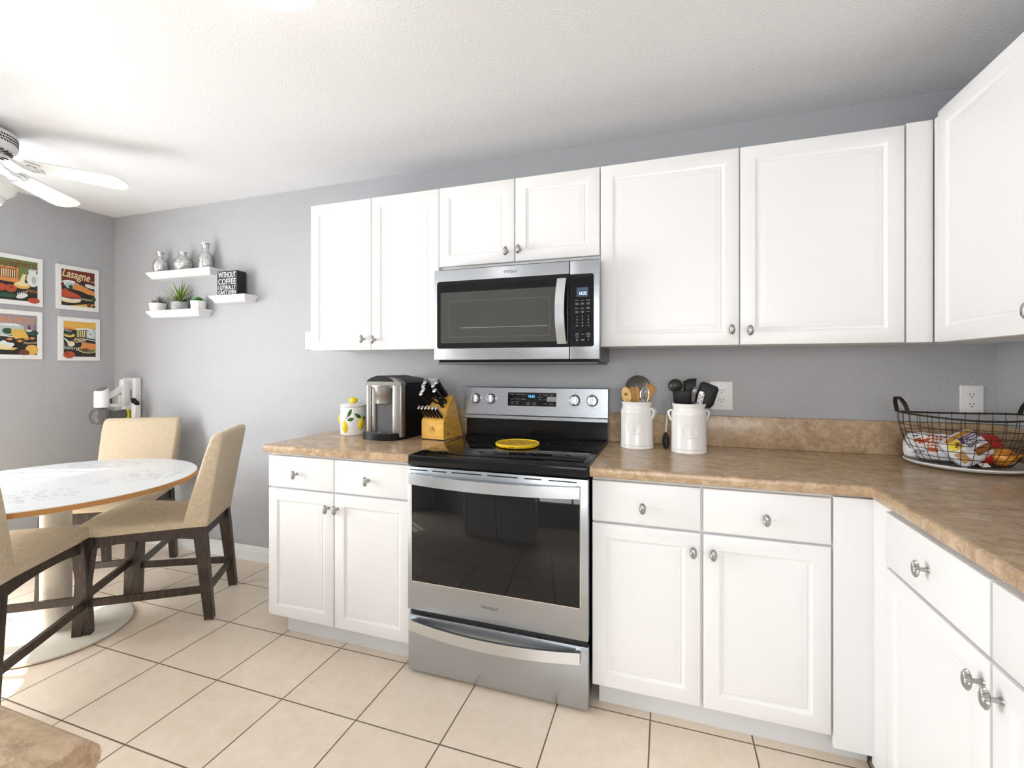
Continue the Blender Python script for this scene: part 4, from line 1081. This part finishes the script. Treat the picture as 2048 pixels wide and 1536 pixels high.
for s in (-1, 1):
    c0 = Vector((s * .019 + .004, 0, 0)) + AX * .058
    b.tube([tuple(c0 + Vector((.0165 * math.cos(t_ * PI / 10), 0, 0)) + AX * (.024 * math.sin(t_ * PI / 10))) for t_ in range(20)], .0048, 10, True)
    b.tube([tuple(Vector((s * .003, 0, 0)) - AX * .005), tuple(Vector((s * .006, 0, 0)) + AX * .03)], .006, 10)
b.build('handles', BLKP, sh)
b = M(); b.tube([tuple(AX * -.012), tuple(AX * .012)], [.004, .006], 8); b.build('blades', STEELV, sh)

# lemon trivet on the stove top
LEMT = mat('lemon_print', (.8, .5, .02), .3); n = N(LEMT)
g = n.noise(22, 4, .6); g2 = n.noise(34, 2, .5)
c = n.ramp(g, [(.34, (.62, .20, .01)), (.46, (.84, .47, .015)), (.58, (.90, .60, .02)), (.72, (.95, .74, .12))])
c = n.mix(n.ramp(g2, [(.66, (0, 0, 0)), (.70, (1, 1, 1))]), c, (.10, .12, .01)); n.color(c)
tv = thing('trivet', 'round yellow lemon-patterned trivet lying on the black stove top', 'trivet', (.378, -.330, .9193))
b = M(); b.lathe([(0, .006), (.092, .006), (.094, .004), (.099, .004), (.1015, .008), (.1015, .0155), (.0995, .0175), (.097, .0165), (.0955, .0140), (0, .0140)], 64); b.build('plate', LEMT, tv)
b = M(); b.lathe([(.0955, .0142), (.097, .0170), (.0995, .0180), (.1018, .0157), (.1018, .012)], 64, cap0=False, cap1=False); b.build('rim', LEMON, tv)
for k_ in range(4):
    b = M(); a_ = PI / 4 + k_ * PI / 2; b.m = T(.075 * math.cos(a_), .075 * math.sin(a_), 0); b.lathe([(0, .0), (.007, .0), (.008, .006), (0, .006)], 14); b.build('foot', OLIVEW, tv)

# ------------------------------------------------------------------ utensil crocks
def crock(label, x, y, az, emblem):
    t = thing('utensil_crock', label, 'crock', (x, y, CT))
    b = M(); b.lathe([(0, 0), (.071, 0), (.0735, .003), (.0740, .010), (.0725, .013), (.0725, .015), (.0740, .018), (.0740, .023), (.0722, .027), (.0720, .160), (.0728, .163), (.0728, .168), (.070, .178), (.0665, .186), (.066, .196), (.0695, .205), (.0700, .210), (.0675, .2125), (.0640, .210), (.0625, .196), (.0665, .165), (.0665, .008), (0, .008)], 64); b.build('body', CERAM, t)
    for s in (0, 1):
        a_ = az + (PI * s) + .25 * (1 - 2 * s)
        b = M(); b.m = RZ(a_)
        b.strip([(.067, 0, .182), (.077, 0, .180), (.0830, 0, .171), (.0815, 0, .160), (.0765, 0, .147), (.0715, 0, .136)], [(0, w_, 0) for w_ in (.019, .018, .0165, .0145, .0115, .008)], .0085, [(0, 0, 1), (.3, 0, 1), (1, 0, .6), (1, 0, 0), (1, 0, -.5), (1, 0, -.5)]); b.build('handle', CERAM, t, smooth=50)
    b = M(); ea = emblem
    P = lambda s, z, o=.0005: ((.072 + o) * math.cos(ea + s / .072), (.072 + o) * math.sin(ea + s / .072), z)
    b.tube([P(.030 * math.cos(t_ * PI / 20), .098 + .030 * math.sin(t_ * PI / 20)) for t_ in range(40)], .0016, 8, True)
    b.tube([P(.000, .073), P(.0, .098)], [.0022, .0014], 8)
    for s in (-1, -.45, .45, 1): b.tube([P(0, .097), P(s * .006, .106), P(s * .0065, .114), P(0, .122)], .0008, 6)
    for s in (-1, 1): b.tube([P(s * .011, .078), P(s * .004, .090), P(s * .001, .097)], .0008, 6)
    b.build('embossed_emblem', CERAM, t)
    return t
crock('white ceramic crock of wooden utensils right beside the stove', .903, -.157, -.55, -PI / 2 - .12)
crock('white ceramic crock of black utensils in front of the wall outlet', 1.125, -.205, .12, -PI / 2 + .05)

def utensil(name, label, cat, base, top, hr, hm, head=None, hmat=None, headname='head', grp=None):
    """handle from base to top (world), head drawn by head(b) in a frame with z along the handle, x across, -y to the viewer"""
    t = thing(name, label, cat, base, 0, grp)
    p, q = Vector(base), Vector(top); d = (q - p); L = d.length; d.normalize()
    yv = (Vector((0, 1, 0)) - d * d.y).normalized(); xv = yv.cross(d).normalized()
    F_ = Matrix(((xv.x, yv.x, d.x, 0), (xv.y, yv.y, d.y, 0), (xv.z, yv.z, d.z, 0), (0, 0, 0, 1)))
    b = M(); b.m = F_; b.tube([(0, 0, 0), (0, 0, L * .5), (0, 0, L)], [hr, hr * .9, hr * .8], 12); b.build('handle', hm, t)
    if head:
        b = M(); b.m = F_ @ T(0, 0, L); head(b); b.build(headname, hmat or hm, t, smooth=45)
    return t, F_ @ T(0, 0, L)
def paddle(outline, th, curve=0.0):
    def f(b):
        n_ = len(outline)
        cx = sum(x for x, z in outline) / n_; cz = sum(z for x, z in outline) / n_
        def rg_(k_, y): return [(cx + (x - cx) * k_, y + curve * ((1 - k_) ), cz + (z - cz) * k_) for x, z in outline]
        b.loft([rg_(.3, th / 2 + 0), rg_(.94, th / 2), rg_(1, th * .2), rg_(1, -th * .2), rg_(.94, -th / 2), rg_(.3, -th / 2)])
    return f
def oval(w_, h, n_=22, z0=-.004): return [(w_ * math.sin(2 * PI * k_ / n_), z0 + h / 2 - h / 2 * math.cos(2 * PI * k_ / n_)) for k_ in range(n_)]
BZ = .9225
# left crock
sv, FM = utensil('sieve', 'round fine-mesh metal sieve standing behind the wooden spoons in the left crock', 'sieve', (.905, -.125, BZ), (.905, -.112, 1.135), .004, STEELV)
b = M(); b.m = FM @ T(0, 0, .052); b.tube([(.056 * math.cos(t_ * PI / 24), 0, .056 * math.sin(t_ * PI / 24)) for t_ in range(48)], .003, 8, True); b.build('rim', GREYM, sv)
SIEVE = mat('sieve_mesh', (.17, .165, .15), .45, .5)
b = M(); b.m = FM @ T(0, 0, .052)
b.loft([[(.056 * k_ * math.cos(t_ * PI / 18), .022 * (1 - k_ * k_), .056 * k_ * math.sin(t_ * PI / 18)) for t_ in range(36)] for k_ in (1, .85, .6, .35, .1)], False, True); b.build('mesh_bowl', SIEVE, sv)
b = M(); b.m = FM @ T(0, 0, .052); b.tube([(-.012, 0, .054), (-.007, 0, .068), (-.003, 0, .073), (.004, 0, .073), (.008, 0, .067), (.011, 0, .054)], .0018, 8); b.build('hook', STEELV, sv)
def holed(b):
    paddle(oval(.0215, .078), .006)(b)
t1, FM = utensil('wooden_spoon', 'pale wooden spoon with a hole through its head, frontmost in the left crock', 'spoon', (.893, -.165, BZ), (.864, -.190, 1.122), .0055, BAMBOO, holed)
b = M(); b.m = FM; b.ell(-.002, .040, .0068, .0068, -.0034, n=18); b.build('hole', mat('hole_shadow_wood', (.20, .095, .02), .7), t1, smooth=0)
utensil('wooden_spoon', 'amber wooden spoon just right of the pale holed one', 'spoon', (.900, -.160, BZ), (.886, -.176, 1.124), .0055, OLIVEW, paddle(oval(.0185, .076), .007))
utensil('wooden_spoon', 'amber wooden spoon turned edge-on beside the whisk', 'spoon', (.908, -.160, BZ), (.903, -.172, 1.124), .0055, woodm('honey_spoon_wood', (.52, .25, .06), (.66, .36, .11)), paddle(oval(.0165, .076), .007))
utensil('wooden_spatula', 'amber wooden spatula with angled square end, back right of the left crock', 'spatula', (.915, -.140, BZ), (.950, -.128, 1.128), .0055, OLIVEW, paddle([(-.008, -.004), (.008, -.004), (.021, .030), (.030, .064), (.006, .078), (-.019, .082), (-.017, .035)], .006))
def whisk(b):
    for k_ in range(7):
        a_ = k_ * PI / 7
        b.tube([(r_ * math.cos(a_), r_ * math.sin(a_), z) for r_, z in ((.003, -.03), (.010, .0), (.0175, .030), (.019, .050), (.014, .068), (.0, .076), (-.014, .068), (-.019, .050), (-.0175, .030), (-.010, 0), (-.003, -.03))], .0011, 6)
utensil('whisk', 'wire balloon whisk in front of the wooden spatula in the left crock', 'whisk', (.922, -.165, BZ), (.936, -.178, 1.118), .0055, STEELV, whisk, CHROME, 'wires')
# right crock
def ladle(b):
    b.m = b.m @ T(0, -.004, .026)
    b.loft([[(.031 * math.sin(a_) * math.cos(t_ * PI / 14), -.024 * math.cos(a_), .030 * math.sin(a_) * math.sin(t_ * PI / 14)) for t_ in range(28)] for a_ in (.08, .4, .75, 1.1, PI / 2)], True, False)
    b.loft([[(.029 * math.sin(a_) * math.cos(t_ * PI / 14), -.021 * math.cos(a_), .028 * math.sin(a_) * math.sin(t_ * PI / 14)) for t_ in range(28)] for a_ in (.08, .4, .75, 1.1, PI / 2)], True, False)
DKNYL = mat('dark_nylon', (.032, .031, .026), .30)
utensil('ladle', 'dark round ladle bowl at the back left of the right crock', 'ladle', (1.112, -.185, BZ), (1.074, -.168, 1.176), .005, BLKP, ladle, DKNYL, 'bowl')
utensil('nylon_turner', 'black nylon turner with a curved top edge, tallest at the back of the right crock', 'turner', (1.124, -.175, BZ), (1.128, -.160, 1.135), .005, BLKP, paddle([(-.008, 0), (.008, 0), (.024, .03), (.030, .100), (.0, .098), (-.026, .086), (-.024, .03)], .005))
utensil('slotted_turner', 'wide black flat turner at the front of the right crock', 'turner', (1.117, -.215, BZ), (1.104, -.232, 1.105), .005, BLKP, paddle([(-.010, 0), (.012, 0), (.040, .026), (.046, .074), (.0, .080), (-.040, .078), (-.040, .030)], .005))
utensil('spatula', 'large black square spatula leaning right, in front of the outlet', 'spatula', (1.105, -.200, BZ), (1.172, -.196, 1.108), .005, BLKP, paddle([(-.008, 0), (.008, 0), (.038, .012), (.046, .030), (.043, .100), (.034, .110), (-.026, .112), (-.036, .102), (-.036, .022)], .005))
pf, FM = utensil('perforated_server', 'shiny steel strip with round holes in the right crock', 'utensil', (1.118, -.222, BZ), (1.158, -.246, 1.10), .004, STEELV, paddle([(-.010, 0), (.010, 0), (.0125, .074), (.006, .083), (-.009, .083), (-.0125, .074)], .002))
b = M(); b.m = FM
for k_ in range(8): b.ell(-.005 + .010 * (k_ % 2), .018 + .0085 * k_, .0026, .0026, -.0014, n=12)
b.build('holes', SLOT, pf, smooth=0)
utensil('peeler', 'grey metal peeler handle beside the perforated strip in the right crock', 'utensil', (1.122, -.225, BZ), (1.138, -.246, 1.12), .005, GREYM, paddle([(-.007, 0), (.007, 0), (.009, .05), (.012, .078), (.0, .084), (-.008, .06)], .006), mat('gunmetal', (.14, .14, .145), .25, .8))
# spoon standing head down between the crocks
sp = thing('serving_spoon', 'black spoon standing head down with a grey grip, between the two crocks', 'spoon', (1.030, -.165, CT))
b = M(); b.m = RX(.0); 
b.loft([[(.016 * k_ * math.cos(t_ * PI / 10), -.004 + .008 * (1 - k_), z + .0) for t_ in range(1)] * 1 for k_, z in ((1, 0),)] if False else [[(wd * math.cos(t_ * PI / 10), .005 * math.sin(t_ * PI / 10) + off, z) for t_ in range(20)] for wd, off, z in ((.003, 0, .0003), (.011, 0, .010), (.0155, .001, .030), (.0145, .001, .050), (.009, .0, .066), (.005, 0, .076))]); b.build('bowl', BLKP, sp)
b = M(); b.tube([(0, 0, .072), (.004, .004, .13), (.008, .008, .185)], [.0045, .0045, .0045], 12); b.build('handle', mat('steel_cream_handle', (.55, .52, .46), .35, .3), sp)
b = M(); b.strip([(.007, .006, .176), (.010, .006, .190), (.010, .008, .210), (.008, .008, .226), (.006, .008, .231)], [(.010, 0, 0), (.0165, 0, 0), (.0175, 0, 0), (.0155, 0, 0), (.012, 0, 0)], .008, (0, 1, 0)); b.build('grip', mat('slate_silicone', (.20, .215, .225), .55), sp, smooth=50)

# ------------------------------------------------------------------ wire basket of food
BX, BY = 2.068, -.228
pt = thing('platter', 'white oval platter under the wire basket', 'platter', (BX + .010, BY + .012, CT))
b = M(); b.lathe([(0, 0), (.62, 0), (.80, .006), (.96, .012), (1.0, .0185), (.985, .0225), (.94, .0205), (.80, .0135), (.7, .0115), (0, .0115)], 72, .178, .168); b.build('dish', mat('pale_grey_glaze', (.74, .74, .73), .25), pt)
bs = thing('wire_basket', 'oval bronze wire basket with two upright loop handles, holding food in the corner', 'basket', (BX, BY, CT + .018))
def bsec_(u):   # u 0 bottom .. 1 rim -> half axes, height
    k_ = math.sin(min(1, u * 1.05) * PI / 2) ** .8
    return .128 + (.190 - .128) * k_, .100 + (.160 - .100) * k_, .166 * u
def bpt(u, t_):
    a_, c_, z = bsec_(u); z += (.012 * math.cos(t_) ** 2) * u
    return (a_ * math.cos(t_), c_ * math.sin(t_), z + .003)
b = M(); b.tube([bpt(1, t_ * 2 * PI / 72) for t_ in range(72)], .0034, 8, True); rim = b.build('rim', WIRE, bs)
b = M()
for k_ in range(6):
    b.tube([bpt(k_ / 6.6 + .005, t_ * 2 * PI / 60) for t_ in range(60)], .00125, 6, True)
NV = 30
for k_ in range(NV):
    t_ = 2 * PI * (k_ + .5) / NV
    b.tube([bpt(u / 8, t_) for u in range(9)], .0011, 6)
    q = bpt(1, t_); b.tube([(q[0] * (1 + .006 * math.cos(a_)), q[1] * (1 + .006 * math.cos(a_)), q[2] + .0045 * math.sin(a_)) for a_ in [j * PI / 4 for j in range(8)]], .0012, 6, True)
for k_ in range(-4, 5):
    x = .126 * k_ / 4.6; yy = .100 * math.sqrt(max(0, 1 - (x / .128) ** 2)); b.tube([(x, -yy, .003), (x, yy, .003)], .00125, 6)
for k_ in range(-3, 4):
    y = .098 * k_ / 3.6; xx = .128 * math.sqrt(max(0, 1 - (y / .100) ** 2)); b.tube([(-xx, y, .0035), (xx, y, .0035)], .00125, 6)
b.build('wire_mesh', WIRE, bs)
for s in (-1, 1):
    b = M(); pts = []; ws = []; ns = []
    t0 = PI if s < 0 else 0
    for k_ in range(17):
        u = k_ / 16; tt = t0 + (u - .5) * .72
        q = Vector(bpt(1, t0 + (u - .5) * .5)); h = .058 * math.sin(PI * u) ** .75
        q = Vector((q.x + s * .010 * math.sin(PI * u), -.042 * math.cos(PI * u), q.z + h)); pts.append(tuple(q)); ws.append((.0068, 0, 0))
        e = Vector((0, math.cos(PI * u) * -1, math.sin(PI * u))); ns.append((0, -math.cos(PI * u), math.sin(PI * u)))
    b.strip(pts, ws, .0035, ns); b.build('handle', WIRE, bs, smooth=50)

def pillow(a, c_, dep, n_=22, ex=4.0):
    """puffed bag, front towards -y, in the xz plane; returns mesh builder and the front mapping"""
    def fy(u, v): return dep * (max(0, 1 - abs(u) ** ex) * max(0, 1 - abs(v) ** ex)) ** .5
    def wr(u, v): return .0016 * (math.sin(9 * u + 5 * v) + math.sin(13 * v - 7 * u))
    def edge(u, v):
        k_ = 1 - .10 * (u * u) * (v * v); return u * k_, v * k_
    def P(x, z, s=-1, o=0.0):
        u, v = x / a, z / c_; u = max(-1, min(1, u)); v = max(-1, min(1, v)); f = fy(u, v)
        eu, ev = edge(u, v)
        return (a * eu, s * (f + (wr(u, v) if f > .003 else 0) + o), c_ * ev)
    b = M()
    for s in (-1, 1):
        vs = [P(a * (2 * i_ / n_ - 1), c_ * (2 * j_ / n_ - 1), s) for j_ in range(n_ + 1) for i_ in range(n_ + 1)]
        b.add(vs, [(j_ * (n_ + 1) + i_, j_ * (n_ + 1) + i_ + 1, (j_ + 1) * (n_ + 1) + i_ + 1, (j_ + 1) * (n_ + 1) + i_) for j_ in range(n_) for i_ in range(n_)])
    return b, P
def wrap_quad(b, P, x0, x1, z0, z1, o=.0012, n_=10, rot_=0.0):
    cx, cz = (x0 + x1) / 2, (z0 + z1) / 2; vs = []
    for j_ in range(n_ + 1):
        for i_ in range(n_ + 1):
            x, z = (x0 + (x1 - x0) * i_ / n_ - cx), (z0 + (z1 - z0) * j_ / n_ - cz)
            vs.append(P(cx + x * math.cos(rot_) - z * math.sin(rot_), cz + x * math.sin(rot_) + z * math.cos(rot_), -1, o))
    b.add(vs, [(j_ * (n_ + 1) + i_, j_ * (n_ + 1) + i_ + 1, (j_ + 1) * (n_ + 1) + i_ + 1, (j_ + 1) * (n_ + 1) + i_) for j_ in range(n_) for i_ in range(n_)])
def wrap_text(b, P, txt, x, z, h, w_, o=.002):
    q = M(); q.text(txt, x, z, h, 0, width=w_, bold=.01)
    b.add([P(v[0], v[2], -1, o) for v in q.v], q.f)
FILM = mat('glossy_white_film', (.74, .74, .75), .18); FRED = mat('film_rust_red', (.52, .10, .03), .22); FNAVY = mat('film_navy', (.03, .035, .12), .22)
FPUR = mat('film_purple', (.085, .02, .13), .22); FYEL = mat('film_yellow', (.78, .58, .05), .22); FOCH = mat('film_ochre', (.50, .24, .04), .22); FRUST = mat('film_brown_red', (.26, .07, .025), .22); FTAN = mat('bread_brown', (.48, .25, .09), .35)
BASEZ = CT + .018 + .006
# white bun bag, left
g1 = thing('bread_bag', 'white plastic bread bag with orange-red lattice print, left end of the wire basket', 'bread', (1.985, -.205, BASEZ + .045), math.radians(-28))
b, P = pillow(.085, .052, .036)
TL = RX(math.radians(-38))
for i_ in range(len(b.v)): b.v[i_] = tuple(TL @ Vector(b.v[i_]))
b.build('bag', FILM, g1, smooth=60)
b = M()
for k_ in range(7):
    for j_ in range(4): wrap_quad(b, P, -.012 + .011 * k_, -.004 + .011 * k_, -.022 + .014 * j_ + .003 * (k_ % 2), -.013 + .014 * j_ + .003 * (k_ % 2), n_=2, rot_=.6)
for k_ in range(5): wrap_quad(b, P, -.050 + .006 * k_, -.036 + .008 * k_, -.006 + .006 * math.sin(k_ * 2), .006 + .006 * math.sin(k_ * 2), n_=3, rot_=.5)
wrap_quad(b, P, -.010, .020, -.040, -.024, n_=4)
b.m = I4
for i_ in range(len(b.v)): b.v[i_] = tuple(TL @ Vector(b.v[i_]))
b.build('red_print', FRED, g1, smooth=60)
b = M(); wrap_quad(b, P, -.052, -.038, .018, .026, n_=4, rot_=.3); wrap_text(b, P, 'BUNS', -.030, -.040, .008, .030); wrap_text(b, P, 'FRESH', .045, -.036, .007, .030)
for i_ in range(len(b.v)): b.v[i_] = tuple(TL @ Vector(b.v[i_]))
b.build('navy_print', FNAVY, g1, smooth=0)
# bread packet with purple label, in front
g2 = thing('bread_packet', 'plastic-wrapped bread with purple and yellow label, middle of the wire basket', 'bread', (2.052, -.277, BASEZ + .056), math.radians(4))
b, P = pillow(.068, .058, .030)
TL2 = RX(math.radians(-32)) @ RY(math.radians(-30))
def place(b):
    for i_ in range(len(b.v)): b.v[i_] = tuple(TL2 @ Vector(b.v[i_]))
    return b
place(b).build('wrapper', FILM, g2, smooth=60)
b = M(); wrap_quad(b, P, -.058, .050, .036, .050); place(b).build('ochre_band', FOCH, g2, smooth=60)
b = M(); wrap_quad(b, P, -.020, .058, .012, .034); lp = place(b).build('purple_label', FPUR, g2, smooth=60)
b = M(); wrap_text(b, P, 'ARTISAN', .018, .0275, .008, .050); wrap_text(b, P, 'SUPREME', .018, .0178, .008, .056); place(b).build('label_lettering', FILM, lp, smooth=0)
b = M(); wrap_quad(b, P, -.062, -.022, .004, .034); yl = place(b).build('yellow_label', FYEL, g2, smooth=60)
b = M(); wrap_quad(b, P, -.050, -.038, .012, .018, .002, 3, .5); wrap_quad(b, P, -.040, -.028, .016, .026, .002, 3, -.3); wrap_quad(b, P, -.034, -.026, .008, .014, .002, 3, .2); place(b).build('label_leaf_print', FRUST, yl, smooth=0)
b = M(); wrap_text(b, P, 'Bakery', .014, .000, .017, .052); place(b).build('black_lettering', BLKP, g2, smooth=0)
b = M(); wrap_quad(b, P, -.012, .060, -.040, -.016); rl = place(b).build('rust_label', FRUST, g2, smooth=60)
b = M(); wrap_text(b, P, 'WHEAT BREAD', .024, -.028, .010, .060); place(b).build('rust_lettering', FOCH, rl, smooth=0)
b = M(); wrap_quad(b, P, -.064, -.040, -.045, -.004); place(b).build('bread_picture', FTAN, g2, smooth=60)
# red bag and tomatoes
rb = thing('produce_bag', 'shiny red plastic produce bag behind the onion in the wire basket', 'bag', (2.128, -.205, BASEZ + .046), math.radians(8))
FILMR = mat('glossy_red_film', (.42, .025, .015), .14)
b, P = pillow(.062, .056, .045)
TL3 = RX(math.radians(-25))
for i_ in range(len(b.v)): b.v[i_] = tuple(TL3 @ Vector(b.v[i_]))
b.build('bag', FILMR, rb, smooth=60)
tm = thing('tomato', 'glossy red tomato between the bread packet and the yellow onion', 'tomato', (2.106, -.268, BASEZ))
b = M(); b.m = T(0, 0, .026); b.lathe([(0, -.024), (.014, -.026), (.026, -.016), (.031, 0), (.028, .014), (.016, .023), (.006, .021), (0, .018)], 28); b.build('flesh', mat('tomato_skin', (.50, .02, .01), .12), tm)
b = M(); b.m = T(0, 0, .046)
for k_ in range(5): blade(b, (0, 0, 0), k_ * 1.257, -.1, .016, .003, -.3, 4)
b.build('calyx', LEAFB, tm)
on_ = thing('onion', 'yellow-brown onion at the right end of the wire basket', 'onion', (2.152, -.283, BASEZ))
ONI = mat('onion_skin', (.62, .25, .03), .2); n = N(ONI); g = n.noise(18, 3, .5, n.mapping(scale=(.5, 3, 3))); n.color(n.ramp(g, [(.35, (.40, .12, .012)), (.55, (.66, .27, .03)), (.72, (.80, .42, .08))]))
b = M(); b.m = T(0, 0, .032) @ RY(math.radians(82)) @ RZ(.3)
b.lathe([(0, -.040), (.012, -.038), (.026, -.026), (.0325, -.006), (.031, .010), (.020, .028), (.009, .036), (.0065, .046), (.008, .054), (0, .055)], 36); b.build('bulb', ONI, on_)
b = M(); b.m = T(0, 0, .032) @ RY(math.radians(82))
for k_ in range(10): b.tube([(.003 * math.cos(k_), .003 * math.sin(k_), -.039), (.007 * math.cos(k_), .007 * math.sin(k_), -.046)], .0006, 4)
b.build('roots', FTAN, on_)
tg = thing('paper_tag', 'small white paper tag lying in front of the tomato in the basket', 'tag', (2.082, -.318, BASEZ + .004))
b = M(); b.m = RX(.5) @ RZ(.15); b.box(-.014, .014, -.010, .010, 0, .0012); b.build('card', PLATE, tg, smooth=0)
